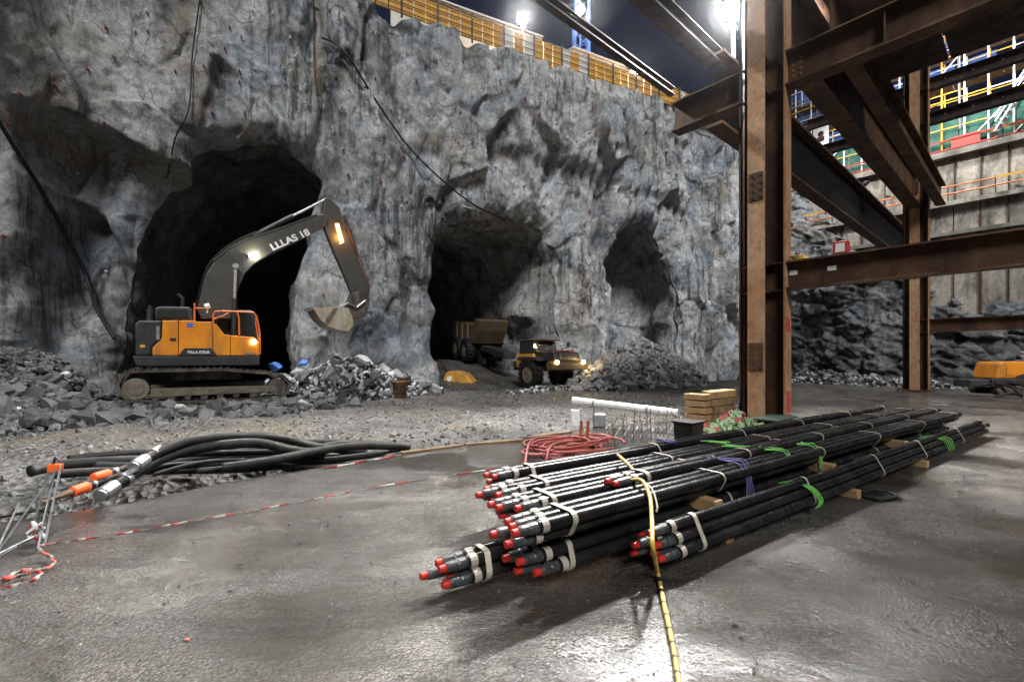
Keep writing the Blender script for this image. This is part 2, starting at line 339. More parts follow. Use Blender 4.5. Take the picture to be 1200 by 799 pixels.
def poly_sdf(ps, pz, poly):
    best = np.full(ps.shape, 1e9); nx = np.zeros_like(ps); nz = np.zeros_like(ps); inside = np.zeros(ps.shape, bool); n = len(poly)
    for i in range(n):
        ax, az = poly[i]; bx, bz = poly[(i+1) % n]; ex, ez = bx-ax, bz-az; L = ex*ex+ez*ez+1e-12
        t = np.clip(((ps-ax)*ex+(pz-az)*ez)/L, 0, 1); qx, qz = ax+t*ex, az+t*ez; d = (ps-qx)**2+(pz-qz)**2
        m = d < best; best = np.where(m, d, best); nx = np.where(m, qx, nx); nz = np.where(m, qz, nz)
        c = ((az > pz) != (bz > pz)) & (ps < (bx-ax)*(pz-az)/(bz-az+1e-12)+ax); inside ^= c
    d = np.sqrt(best); return np.where(inside, -d, d), nx, nz
def wall_off(s, z):
    s = np.asarray(s, float); z = np.asarray(z, float)
    w1, w2 = fbm(s*.35, z*.35, 0, 3, 40), fbm(s*.35, z*.35, 5, 3, 41)
    o = .6*fbm(s/7.5, z/9, 0, 2, 1)
    f, e = facets((s+.12*w1+z*.18)/2.6, (z+.15*w2)/5.2, 7, 1.0, .07); o = o+f*.92
    f, e2 = facets((s+.08*w2-z*.12)/1.05, (z+.08*w1+s*.3)/2.3, 21, 1.0, .12); o = o+f*.38*(.35+.65*sst(fbm(s/5, z/5, 0, 2, 66), -.25, .35))
    f, e3 = facets((s+z*.3)/.45, (z-s*.2)/.55, 33, .9, .25); o = o+f*.10*(.5+.5*sst(fbm(s/4, z/4, 0, 2, 60), -.2, .4))
    o = o+.05*(1-2*np.abs(fbm(s/1.1, z/1.4, 0, 4, 11)))
    o = o-.14*(1-sst(e, 0, .10))-.06*(1-sst(e2, 0, .16))
    # left buttress
    sb, _ = wsz(66, 300); o = o+2.1*(1-sst(s+.6*vn(z*.5, z*0, 0, 3), sb-.6, sb+.5))
    # overhang above the brown recess left of the first tunnel
    pts = [wsz(*p) for p in ((40, 132), (75, 142), (130, 150), (180, 178), (222, 188), (250, 165))]
    zt = np.interp(s, [p[0] for p in pts], [p[1] for p in pts])+.25*vn(s*1.3, s*0, 0, 9)
    m = sst(s, pts[0][0]-.2, pts[0][0]+.5)*(1-sst(s, pts[-1][0]-.6, pts[-1][0]+.3))
    o = o+m*(.75*sst(z, zt-.08, zt+.12)*(1-sst(z, zt+1.5, zt+6)) - 1.15*(1-sst(z, zt-.12, zt+.06))*sst(z, zt-8, zt-.4))
    # upper drilled block with overhanging foot
    pts = [wsz(*p) for p in ((556, 150), (580, 172), (640, 182), (700, 206), (745, 226), (800, 236))]
    zt = np.interp(s, [p[0] for p in pts], [p[1] for p in pts])+.35*vn(s*.9, s*0, 0, 19)
    m = sst(s, pts[0][0]-.3, pts[0][0]+.6)*(1-sst(s, pts[-1][0]-.5, pts[-1][0]+1.5))
    o = o+m*.5*sst(z, zt-.5, zt+.4)*(1-.5*sst(z, zt+4, zt+9)) - m*.15*np.exp(-((z-zt+.5)/.5)**2)
    sf, _ = wsz(684, 100); fl = np.abs(np.sin((s-sf)*math.pi/.78)); fm = sst(s, sf-1, sf+.5)*(1-sst(s, wsz(812, 100)[0]-.5, wsz(812, 100)[0]+.5))*sst(z, 8.5, 11.5)
    o = o+fm*(.34*fl-.17)
    # clefts
    for px, wd, dp, z0, z1 in ((372, .4, .8, 9.5, 30), (838, .8, .45, -2, 30), (470, .5, .6, 13, 30), (555, .5, .6, 13.5, 30), (655, .45, .5, 12, 30), (95, .5, .7, 2, 12), (716, .6, .4, 2, 11)):
        sc = wsz(px, 100)[0]+.5*vn(z*.35, z*0, 0, int(px)); o = o-dp*np.exp(-((s-sc)/wd)**2)*sst(z, z0, z0+2)*(1-sst(z, z1-2, z1))
    # diagonal seam right of the second tunnel's roof, and hollow foot of the pillar
    sp, zp = wsz(432, 405); o = o-1.3*np.exp(-((s-sp)/1.9)**2-((z-zp)/1.5)**2)
    sp, zp = wsz(440, 250); o = o-.7*np.exp(-((s-sp)/1.6)**2-((z-zp)/1.8)**2)
    sp, zp = wsz(690, 330); o = o+.9*np.exp(-((s-sp)/1.8)**2-((z-zp)/3.5)**2)
    o = o+.5*(1-sst(z, -.5, 3))
    k = sst(z, RIM-2.5, RIM-.3); o = o*(1-k)+k*np.clip(o, -.8, .4)
    return o
nrm_x = np.gradient(PY, PS); nrm_y = -np.gradient(PX, PS); _l = np.hypot(nrm_x, nrm_y); nrm_x /= _l; nrm_y /= _l
_k = np.ones(9)/9; nrm_x = np.convolve(np.pad(nrm_x, 4, 'edge'), _k, 'valid'); nrm_y = np.convolve(np.pad(nrm_y, 4, 'edge'), _k, 'valid')
def wall_xyz(s, z, o):
    return np.stack([np.interp(s, PS, PX)+np.interp(s, PS, nrm_x)*o, np.interp(s, PS, PY)+np.interp(s, PS, nrm_y)*o, z], -1)
CE = .08
s0 = S_of(-130); ns = int((STOT-s0)/CE); nz = int((RIM+1.6)/CE)
gs, gz = np.meshgrid(np.linspace(s0, STOT, ns), np.linspace(-1.3, RIM, nz), indexing='ij'); gs = gs.ravel(); gz = gz.ravel()
sd = np.full(gs.shape, 1e9); qx = np.zeros_like(gs); qz = np.zeros_like(gs)
for P in TSZ.values():
    d, a_, b_ = poly_sdf(gs, gz, P); m = d < sd; sd = np.where(m, d, sd); qx = np.where(m, a_, qx); qz = np.where(m, b_, qz)
LIP = 1.1
def lip(sd): return -LIP*np.clip(1-np.maximum(sd, 0)/1.2, 0, 1)**2
snap = sd < 0; gs2 = np.where(snap, qx, gs); gz2 = np.where(snap, qz, gz)
woff = wall_off(gs2, gz2)+lip(sd)
rimjit = .3*fbm(gs/1.6, gs*0, 0, 3, 77)*sst(gz, RIM-2.0, RIM)
P = wall_xyz(gs2, gz2+np.where(snap, 0, rimjit), woff)
sdg = sd.reshape(ns, nz); keep = (np.maximum.reduce([sdg[:-1, :-1], sdg[1:, :-1], sdg[1:, 1:], sdg[:-1, 1:]]) > 0)
me = gridmesh(P, ns, nz, keep)
def region(blobs):
    r = np.zeros_like(gs)
    for px, py, rx, rz, w in blobs:
        s_, z_ = wsz(px, py); r = np.maximum(r, w*np.exp(-((gs-s_)/rx)**2-((gz-z_)/rz)**2)*(0.75+.5*fbm(gs/.8, gz/.8, 0, 4, 90)))
    return np.clip(r, 0, 1)
stain = region([(85, 165, 1.6, .7, .9), (130, 172, 1.3, .6, .7), (190, 190, 1.2, .8, .5), (375, 60, .3, 5, .55), (235, 120, .4, 3, .45), (232, 30, .9, 1.6, .35), (540, 170, .7, 1.8, .4), (700, 120, 1.2, 1.8, .3), (100, 60, 1.5, 2, .3), (630, 100, .5, 2, .3)])
wetd = region([(110, 260, 1.7, 3.2, .85), (95, 350, 1.5, 2.5, .7), (838, 330, .8, 6, .95), (842, 230, .5, 5, .8), (440, 415, 3, 1.3, .8), (470, 380, 1.2, 1.6, .6), (590, 130, 1.2, 2.2, .75), (740, 170, 3, 1.3, .5), (555, 60, .8, 2.2, .7), (395, 160, .7, 3, .6), (690, 235, 2.3, .6, .7), (640, 190, 3, .7, .6), (780, 175, 2.2, 2.5, .55), (450, 40, 1, 2, .5), (330, 30, .7, 3, .45), (30, 420, 1.6, 2.5, .6)])
drip = region([(760, 165, 5, 5, 1.), (640, 120, 2.5, 3, .8), (838, 300, 2, 8, .9), (705, 100, 3, 3, .9), (580, 120, 2, 3, .6), (370, 60, 1.2, 5, .7), (110, 300, 1.6, 3.5, .6), (860, 300, 2, 8, .6)])
for nm_, arr in (('stain', stain), ('wetdark', wetd), ('drip', drip)):
    a_ = me.attributes.new(nm_, 'FLOAT', 'POINT'); a_.data.foreach_set('value', arr.astype(np.float32))
rock_wall = empty('rock_wall', 'tall blasted grey rock wall with three tunnel mouths', 'rock wall')
link('rock_surface', me, ROCK, rock_wall, True)
# tunnels
def tunnel(key, axis, L, mat, step=.4, seed=0, amp=.35):
    P_ = TSZ[key]; s, z = P_[:, 0], P_[:, 1]; n = len(s); base = wall_off(s, z)-LIP
    cs, cz = s.mean(), z.mean()*.7; ds, dz = s-cs, z-cz; dl = np.hypot(ds, dz)
    rings = [wall_xyz(s+ds/dl*.45, z+dz/dl*.45, base-.12), wall_xyz(s, z, base-.15)]
    r1 = rings[1]; along = np.stack([np.interp(s, PS, np.gradient(PX, PS)), np.interp(s, PS, np.gradient(PY, PS)), 0*s], -1)
    outw = along*(ds/dl)[:, None]; outw[:, 2] = dz/dl
    ax = Vector((axis[0], axis[1], 0)).normalized(); m = int(L/step); tt = np.linspace(0, 1, n)*30
    mean_p = r1[:, :2]@np.array([ax.x, ax.y]); target = mean_p.max()
    for i in range(1, m+1):
        t = i*step; k = min(1, t/3.0)
        f, e = facets(tt/2.2+.3*t, np.full(n, t/1.9), seed, 1.0); f2, _ = facets(tt/.8, np.full(n, t/.7), seed+9, 1.0)
        disp = amp*f+amp*.35*f2+.2*fbm(tt/1.5, np.full(n, t/1.5), 0, 3, seed+4)
        adv = t+(target-mean_p)*k
        rings.append(r1+np.array([ax.x, ax.y, 0])[None]*adv[:, None]+outw*(disp*min(1, t/.8)-.012*t*0)[:, None])
    Pn = np.concatenate(rings); me = gridmesh(Pn, len(rings), n)
    o = link('tunnel_lining', me, mat, rock_wall, True)
    c = rings[-1].mean(0)+np.array([ax.x, ax.y, 0])*.8; b = MB(); last = rings[-1]
    b.add([tuple(p) for p in last]+[tuple(c)], [(i, (i+1) % n, n) for i in range(n)]); b.build('tunnel_end', mat, rock_wall)
ROCKT = rock_mat('tunnel_rock_shaded', tint=(.96, 1, .98), dark=.5, wet=.35, shot=.42); ROCKT2 = rock_mat('tunnel_rock_pale', dark=1.05, wet=.3, shot=.42)  # first tunnel's inner shade is mixed into its darker rock colour
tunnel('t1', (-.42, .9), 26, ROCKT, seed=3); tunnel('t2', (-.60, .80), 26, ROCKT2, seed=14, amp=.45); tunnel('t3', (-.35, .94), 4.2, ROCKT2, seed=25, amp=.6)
# rim ground above the wall
nr = 60; srim = np.linspace(s0, STOT, nr); b = MB()
e0 = wall_xyz(srim, np.full(nr, RIM-.7), np.full(nr, -.75)); e1 = wall_xyz(srim, np.full(nr, RIM-.05), np.full(nr, -1.2)); e2 = wall_xyz(srim, np.full(nr, RIM), np.full(nr, -22.))
b.add(list(e0)+list(e1)+list(e2), [(i, i+1, nr+i+1, nr+i) for i in range(nr-1)]+[(nr+i, nr+i+1, 2*nr+i+1, 2*nr+i) for i in range(nr-1)])
tag(b.build('upper_ground', CONCD), 'level ground behind the top of the rock wall', None, kind='structure')
# rock bolts with red and white plates: many small heads
bw, br = MB(), MB(); rs = np.random.RandomState(5)
bs_, bz_ = rs.uniform(S_of(-20), S_of(868), 300), rs.uniform(4.5, RIM-.8, 300)
bd = np.min([poly_sdf(bs_, bz_, P_)[0] for P_ in TSZ.values()], 0); bp = wall_xyz(bs_, bz_, wall_off(bs_, bz_))
for i in np.nonzero(bd > .5)[0]:
    p = Vector(bp[i]); nn = Vector((np.interp(bs_[i], PS, nrm_x), np.interp(bs_[i], PS, nrm_y), 0))
    t = bw if rs.rand() < .3 else br; k = rs.uniform(.4, .75)
    t.cyl(p-nn*.05, p+nn*.07, .085*k, 6); t.cyl(p+nn*.07, p+nn*.2, .03, 5)
REDB = pm('faded_red_bolt', (.34, .05, .055), (.22, .04, .04), 9, (.5, .7), 0, .1)
o = br.build('rock_bolts', REDB, rock_wall); o['kind'] = 'stuff'; o = bw.build('rock_bolts', WHITE_P, rock_wall); o['kind'] = 'stuff'

# ================================================================== GROUND
ha, hb = np.arange(-30, 52, .28), np.arange(-42, 46, .28); ga, gb = np.meshgrid(ha, hb, indexing='ij'); ga = ga.ravel(); gb = gb.ravel()
gx, gy = -SA*ga+CA*gb, CA*ga+SA*gb
def floor_z(x, y):
    x = np.asarray(x, float); y = np.asarray(y, float); a = -SA*x+CA*y; b = CA*x+SA*y
    z = -.22+.10*fbm(x/2.5, y/2.5, 0, 4, 51)+.05*fbm(x/.5, y/.5, 0, 2, 52)
    t2 = at(560, 420, 31); d = ((x-t2.x)*-.6+(y-t2.y)*.8); w = np.exp(-(((x-t2.x)*.8+(y-t2.y)*.6)/4.5)**2)
    z = z+w*1.5*sst(d, -4.5, 4)
    z = np.where((a < 6.9) & (b < 27.2), np.minimum(z, -.3)-.25, z)
    z = z-.4*np.exp(-((a-7.55)/.6)**4)*sst(b, -14, -12)*(1-sst(b, 3.8, 4.8))      # trench the cables lie in
    return z
me = gridmesh(np.stack([gx, gy, floor_z(gx, gy)], -1), len(ha), len(hb))
mud = np.exp(-((ga-7.6+.25*fbm(gb/1.2, gb*0, 0, 3, 55))/.85)**4)*sst(gb, -9, -6)*(1-sst(gb, 3.6, 5.0)); a_ = me.attributes.new('mud', 'FLOAT', 'POINT'); a_.data.foreach_set('value', mud.astype(np.float32))
m, nt, b = nodes('pit_gravel'); n = N(nt)
c = n.ramp(n.noise(.5, 6, .65), [(.3, (.022, .0215, .02)), (.5, (.048, .047, .044)), (.7, (.085, .084, .079))]); cs_ = n.vor(9, None, 'F1', 'Color'); g = n.ramp(n.sep(cs_)[0], [(.1, .55), (.9, 1.5)])
c = n.mix(1.0, c, g, 'MULTIPLY'); c = n.mix(n.ramp(n.noise(.35, 4, .6, n.map(loc=(4, 8, 1))), [(.5, 0.), (.66, .7)]), c, (.085, .068, .045)); mu = n.attr('mud'); c = n.mix(n.math('MULTIPLY', mu, .92), c, (.016, .013, .010)); nt.links.new(c, b.inputs['Base Color'])
nt.links.new(n.mix(mu, n.ramp(n.noise(.6, 4), [(.4, .4), (.6, .85)]), .3), b.inputs['Roughness'])
nt.links.new(n.bump(n.math('ADD', n.vor(9), n.noise(3, 6, .7)), .09, .9), b.inputs['Normal'])
GRAVEL = m
pit = link('pit_floor', me, GRAVEL, None, True); pit['kind'] = 'structure'
# concrete slab with a broken edge
sa, sb_ = np.concatenate([np.arange(-26, 6.6, .5), [6.68, 6.72, 6.74]]), np.arange(-26, 27.3, .3)
A2, B2 = np.meshgrid(sa, sb_, indexing='ij'); na, nb = A2.shape
edge = sst(A2, 5.6, 6.7); A2 = A2+edge*(.16*fbm(B2/1.6, B2*0, 0, 4, 61)+.0)-.55*edge*sst(B2, 8.5, 9.3)
Z2 = np.zeros_like(A2); Z2[-1] = -.5; Z2[-2] = -.03; 
Z2[:, -1] = -.5; Z2[:-2, :-1] += .012*fbm(A2[:-2, :-1]/2.2, B2[:-2, :-1]/2.2, 0, 3, 63)
me = gridmesh(np.stack([-SA*A2+CA*B2, CA*A2+SA*B2, Z2], -1).reshape(-1, 3), na, nb)
m, nt, b = nodes('wet_slab'); n = N(nt)
lg = n.noise(.45, 6, .6, dist=.5); md = n.noise(2.2, 7, .7)
c = n.ramp(md, [(.3, (.042, .039, .034)), (.5, (.073, .069, .062)), (.7, (.114, .109, .1))])
c = n.mix(n.ramp(n.noise(.7, 5, .6, n.map(loc=(2, 5, 1))), [(.46, 0.), (.62, .8)]), c, (.045, .039, .031))
wetm = n.ramp(lg, [(.36, 0.), (.47, 1.)])
c = n.mix(n.math('MULTIPLY', wetm, .45), c, (.05, .048, .046))
sp = n.ramp(n.sep(n.vor(85, None, 'F1', 'Color'))[0], [(.05, .5), (.5, 1.), (.95, 1.6)]); c = n.mix(1.0, c, sp, 'MULTIPLY')
c = n.mix(1.0, c, n.ramp(n.noise(24, 5, .75), [(.3, .62), (.7, 1.4)]), 'MULTIPLY')
pud = n.ramp(n.noise(.55, 5, .55, n.map((1, 1, 1), loc=(11, 3, 0)), .3), [(.535, 0.), (.6, .8)])
damp = n.ramp(n.noise(.62, 5, .6, n.map((.7, 1.3, 1), rot=(0, 0, .7), loc=(1, 7, 0)), .4), [(.46, 0.), (.58, .85)])
c = n.mix(damp, c, (.03, .026, .021)); c = n.mix(n.math('MULTIPLY', pud, .6), c, (.03, .028, .025))
trk = n.ramp(n.noise(1.2, 5, .7, n.map((.25, 3.0, 1), rot=(0, 0, -.9))), [(.5, 1.), (.62, .72)]); c = n.mix(1.0, c, trk, 'MULTIPLY')
nt.links.new(c, b.inputs['Base Color'])
rg = n.mix(wetm, .36, .18); rg = n.mix(pud, rg, .09); nt.links.new(rg, b.inputs['Roughness']); b.inputs['Specular IOR Level'].default_value = .6
hh = n.math('ADD', n.math('MULTIPLY', n.noise(38, 4, .75), n.ramp(n.noise(.9, 4), [(.38, .25), (.6, 1.)])), n.math('MULTIPLY', n.noise(6, 5, .6), .6))
hh = n.math('ADD', hh, n.math('MULTIPLY', n.vor(55), .25))
hh = n.math('MULTIPLY', hh, n.ramp(pud, [(0., 1.), (1., .15)]))
nt.links.new(n.bump(hh, .032, 1.0), b.inputs['Normal'])
SLAB = m
slab = link('concrete_slab', me, SLAB, None, True); slab['kind'] = 'structure'

# ================================================================== RUBBLE
def rockhull(seed, n=13):
    r = random.Random(seed); bm = bmesh.new()
    for i in range(n):
        v = Vector((r.gauss(0, 1), r.gauss(0, 1), r.gauss(0, 1))).normalized()*r.uniform(.75, 1.0); bm.verts.new((v.x*.62, v.y*.5, v.z*.42))
    bmesh.ops.convex_hull(bm, input=bm.verts[:]); bmesh.ops.delete(bm, geom=[v for v in bm.verts if not v.link_faces], context='VERTS')
    me = bpy.data.meshes.new('rock'); bm.to_mesh(me); bm.free(); return me
HULLS = [rockhull(100+i) for i in range(14)]
HV = [(np.array([v.co[:] for v in h.vertices]), [tuple(p.vertices) for p in h.polygons]) for h in HULLS]
for h in HULLS: h.materials.append(RUB)
HULLD = [h.copy() for h in HULLS]
for h in HULLD:
    h.materials.clear(); h.materials.append(RUBD)
def pile(label, hfun, sampler, nbig, nsmall, sz, dark=.5, seed=1, small=(.05, .16), kmax=None):
    """a heap: mound mesh, single rocks and one mass of small stones"""
    r = random.Random(seed); root = empty('rubble_pile', label, 'rubble', (0, 0, 0))
    V, Fc = [], []; cnt = 0; VD, FD = [], []
    for i in range(nsmall):
        x, y = sampler(r); z = hfun(x, y)
        if z is None: continue
        k = r.uniform(*small)*2; hv, hf = HV[r.randrange(14)]; R = np.array(Euler((r.uniform(0, 6), r.uniform(0, 6), r.uniform(0, 6))).to_matrix())
        (VV, FF) = (VD, FD) if r.random() < dark else (V, Fc)
        b0 = sum(len(q) for q in VV) if False else (VV[-1][1] if VV else 0)
        pts = hv@R.T*k+np.array([x, y, z+k*.15]); VV.append((pts, b0+len(pts))); FF += [tuple(j+b0 for j in f) for f in hf]
    for VV, FF, mt in ((V, Fc, RUB), (VD, FD, RUBD)):
        if not VV: continue
        me = bpy.data.meshes.new('small_stones'); me.from_pydata(np.concatenate([q[0] for q in VV]).tolist(), [], FF); o = link('small_stones', me, mt, root); o['kind'] = 'stuff'
    for i in range(nbig):
        x, y = sampler(r); z = hfun(x, y)
        if z is None: continue
        k = sz[0]+(sz[1]-sz[0])*r.random()**2.2
        if kmax: k = min(k, kmax(x, y))
        h = (HULLD if r.random() < dark else HULLS)[r.randrange(14)]
        o = bpy.data.objects.new('rock', h); COL.objects.link(o); o.parent = root
        o.location = (x, y, z+k*.12); o.rotation_euler = (r.uniform(-.7, .7), r.uniform(-.7, .7), r.uniform(0, 6.3)); o.scale = (k*r.uniform(.8, 1.25), k*r.uniform(.8, 1.2), k*r.uniform(.75, 1.15))
    return root
def mound(root, hfun, x0, x1, y0, y1, mat, step=.22):
    xs, ys = np.arange(x0, x1, step), np.arange(y0, y1, step); X, Y = np.meshgrid(xs, ys, indexing='ij')
    Z = np.array([[hfun(x, y) if hfun(x, y) is not None else -9 for y in ys] for x in xs]); ok = Z > -8
    Z = Z-.08+.12*fbm(X/.4, Y/.4, 0, 2, 71)
    me = gridmesh(np.stack([X, Y, Z], -1).reshape(-1, 3), len(xs), len(ys), ok[:-1, :-1] & ok[1:, :-1] & ok[1:, 1:] & ok[:-1, 1:])
    return link('mound', me, mat, root)
EXO = at(238, 473, 15.2); EXX = Vector((.8, .6, 0))
def h_left(x, y):
    a = -SA*x+CA*y; b = CA*x+SA*y
    ae = -SA*EXO.x+CA*EXO.y; be = CA*EXO.x+SA*EXO.y
    da, db = a-ae, b-be
    if da < -3.4 or da > 8.5 or db < -9 or db > 4.3: return None
    z = -.22+max(0, min(1, (da+3.3)/3.0))*.12+.3*max(0, min(1, (-db-2.6)/1.2))*max(0, min(1, (da+3.2)/1.5))-.15*max(0, min(1, (-2.6-da)/.7))
    z += 1.3*math.exp(-((db+4.3)/2.2)**2-((da-1.7)/2.2)**2)+1.0*math.exp(-((db+7)/2.5)**2-((da)/3.)**2)
    if -3.0 < db < 3.2 and -.6 < da < 4: z = min(z, EXO.z+.02)
    return z+.1*math.sin(x*2.1+y)*math.cos(y*1.7)
def k_left(x, y):
    ae = -SA*EXO.x+CA*EXO.y; be = CA*EXO.x+SA*EXO.y; da, db = -SA*x+CA*y-ae, CA*x+SA*y-be
    return 2.0 if db < -3.2 or da < -2.6 else .34+.32*max(0, -da-.2)
def samp_left(r):
    ae = -SA*EXO.x+CA*EXO.y; be = CA*EXO.x+SA*EXO.y
    while True:
        da, db = r.uniform(-3.3, 5.5), r.uniform(-8.5, 4.2)
        if -2.75 < db < 2.85 and -.15 < da < 3.6: continue
        if db > 1.5 and da < -2.6+.5*(db-1.5): continue
        p = AB(ae+da, be+db); return p.x, p.y
rp = pile('large heap of dark broken rock around and in front of the excavator', h_left, samp_left, 300, 6500, (.28, .9), .985, 3, kmax=k_left)
mound(rp, h_left, EXO.x-9, EXO.x+8, EXO.y-8, EXO.y+7, RUBD)
def samp_front(r):
    ae = -SA*EXO.x+CA*EXO.y; be = CA*EXO.x+SA*EXO.y; p = AB(ae-.5-2.3*r.random()**.8, be+r.uniform(-5.5, 4.6)); return p.x, p.y
pile('band of dark angular boulders just in front of the excavator tracks', h_left, samp_front, 170, 1500, (.3, .8), .97, 23, kmax=k_left)
def mk(px, py, d, rx, ry, h, dirx=EXX):
    c = at(px, py, d); ux, uy = dirx.x, dirx.y
    zb = float(floor_z(np.array([c.x]), np.array([c.y]))[0])
    def hf(x, y):
        u = (x-c.x)*ux+(y-c.y)*uy; v = -(x-c.x)*uy+(y-c.y)*ux; q = (u/rx)**2+(v/ry)**2
        return None if q > 1 else zb-.1+h*(1-q**.5)**.8+.08*math.sin(3*x)*math.sin(2.3*y)
    def sm(r):
        while True:
            u, v = r.uniform(-1, 1), r.uniform(-1, 1)
            if u*u+v*v < 1: return c.x+u*rx*ux-v*ry*uy, c.y+u*rx*uy+v*ry*ux
    return hf, sm, c
hf, sm, c = mk(408, 452, 20.5, 4.6, 2.6, 1.7); rp = pile('mixed grey rubble at the foot of the rock pillar between two tunnels', hf, sm, 150, 1900, (.3, .85), .45, 5); mound(rp, hf, c.x-5, c.x+5, c.y-5, c.y+5, RUBD)
hf, sm, c = mk(752, 446, 28.8, 6.2, 2.9, 3.1); rp = pile('pale grey heap of blasted rock right of the dump truck', hf, sm, 280, 2300, (.35, .8), .06, 7); mound(rp, hf, c.x-7, c.x+7, c.y-7, c.y+7, RUB)
hf, sm, c = mk(958, 452, 33, 9, 2.2, .8, Vector((-.45, .89, 0))); rp = pile('low scree of small stones below the stained right wall', hf, sm, 90, 1500, (.3, .7), .55, 9); mound(rp, hf, c.x-9, c.x+9, c.y-9, c.y+9, RUBD)
hf, sm, c = mk(640, 455, 24.5, 2.6, 1.0, .25); rp = pile('small scatter of brown stones before the front wheels of the dump truck', hf, sm, 40, 250, (.2, .55), .5, 13)
# loose stones over the pit floor and crumbs on the slab
V = []; Fc = []; cnt = 0; rs = np.random.RandomState(8)
def scatter(name, n, fn, size, mat, label):
    V, Fc, cnt = [], [], 0
    for i in range(n):
        p = fn()
        if p is None: continue
        k = size[0]+(size[1]-size[0])*rs.rand()**3; hv, hf_ = HV[rs.randint(14)]; R = np.array(Euler(tuple(rs.uniform(0, 6, 3))).to_matrix())
        q = hv@R.T*k+np.array(p); V.append(q); Fc += [tuple(j+cnt for j in f) for f in hf_]; cnt += len(q)
    me = bpy.data.meshes.new(name); me.from_pydata(np.concatenate(V).tolist(), [], Fc); return tag(link(name, me, mat), label, None, kind='stuff')
def f_pit():
    b = rs.uniform(-6, 24); a = 6.95+rs.rand()**1.6*15; p = AB(a, b); return (p.x, p.y, float(floor_z(np.array([p.x]), np.array([p.y]))[0]))
scatter('loose_stones', 9000, f_pit, (.025, .16), RUBM, 'loose grey stones strewn over the pit floor')
def f_slab():
    a, b = rs.uniform(-3, 6.6), rs.uniform(-3, 14); p = AB(a, b); return (p.x, p.y, .004) if p.y > .8 else None
scatter('slab_grit', 2600, f_slab, (.006, .03), RUBD, 'dark grit and crumbs scattered on the wet slab')

# ================================================================== RIGHT-HAND WALL: rock below, concrete above
BW = 42.6                                         # b of the wall's face
right_wall = empty('retaining_wall', 'stained concrete retaining wall above dark rock behind the steel frame', 'wall')
def rw(px):                                       # a of the wall at a photo column
    r = (px-CX)/F; return (CA*BW-r*SA*BW)/(r*CA+SA)
a_l, a_r = rw(905), rw(1260)
na_, nz_ = int((a_l-a_r)/.09), int(17/.09)
Aw, Zw = np.meshgrid(np.linspace(a_l, a_r, na_), np.linspace(-1.2, 15.6, nz_), indexing='ij')
aw, zw = Aw.ravel(), Zw.ravel()
bz = np.interp(-aw, [-rw(q) for q in (905, 925, 990, 1040, 1100, 1160, 1260)], [16.5, 15.2, 10.5, 8.0, 5.5, 4.2, 3.6])+.5*fbm(aw/1.5, aw*0, 0, 3, 31)
f1, e1_ = facets((aw+zw*.9)/2.4, (zw-aw*.55)/1.1, 81, 1.0); f2, _ = facets((aw+zw*.8)/.8, (zw-aw*.5)/.45, 83, 1.0)
off = .25+np.clip((bz-zw)/np.where(bz > zw, 5.5, 1.6), -1, 1)*1.5+.4*f1+.2*f2+.05*facets((aw+zw)/.3, (zw-aw*.4)/.22, 87, 1.)[0]+.25*fbm(aw/3, zw/3, 0, 2, 85)-.2*(1-sst(e1_, 0, .1))
bb = BW-off
me = gridmesh(np.stack([-SA*aw+CA*bb, CA*aw+SA*bb, zw], -1), na_, nz_)
for nm_, blobs in (('stain', []), ('wetdark', [(1000, 400, 6, 4, .6), (1100, 420, 5, 2.5, .7)]), ('drip', [(1000, 330, 9, 9, .8)])):
    r_ = np.zeros_like(aw)
    for px, py, ra, rz, w in blobs: r_ = np.maximum(r_, w*np.exp(-((aw-rw(px))/ra)**2-((zw-(EYE+(HY-py)*33/F))/rz)**2))
    a_ = me.attributes.new(nm_, 'FLOAT', 'POINT'); a_.data.foreach_set('value', np.clip(r_, 0, 1).astype(np.float32))
link('rock_surface', me, ROCKB, right_wall, False)
bay = 1.25; i = 0; a = a_l
rr = random.Random(4)
while a > a_r-bay:
    b = MB(); dd = rr.uniform(-.02, .03); b.box(AB(a-bay/2, BW+.25+dd, 5.4), (bay-.06, .5, 13.2), Matrix((Adir, Bdir, Vector((0, 0, 1)))).transposed()); o = b.build('concrete_panel', CONCD if rr.random() < .35 else CONC, right_wall)
    b = MB(); b.box(AB(a-bay/2, BW+.95+dd, 13.6), (bay-.06, .5, 3.6), Matrix((Adir, Bdir, Vector((0, 0, 1)))).transposed()); b.build('concrete_panel', CONC, right_wall)
    b = MB(); w_ = rr.uniform(.05, .22); b.box(AB(a, BW-.02, 6.2+rr.uniform(-.5, 1)), (w_, .1, 9.5), Matrix((Adir, Bdir, Vector((0, 0, 1)))).transposed()); b.build('pile_rib', STEEL_D if rr.random() < .6 else RUST, right_wall)
    b = MB(); b.box(AB(a, BW+.68, 13.6), (.09, .1, 3.4), Matrix((Adir, Bdir, Vector((0, 0, 1)))).transposed()); b.build('pile_rib', STEEL_D, right_wall)
    a -= bay
MAB = Matrix((Adir, Bdir, Vector((0, 0, 1)))).transposed()
for z_, b_, h_, d_, mt in ((11.9, BW+.3, .28, 1.4, CONC), (15.45, BW+.8, .4, 1.2, CONCD), (9.9, BW-.08, .25, .5, CONCD)):
    b = MB(); b.box(AB((a_l+a_r)/2-1, b_, z_), (a_l-a_r+4, d_, h_), MAB); b.build('capping_beam', mt, right_wall)
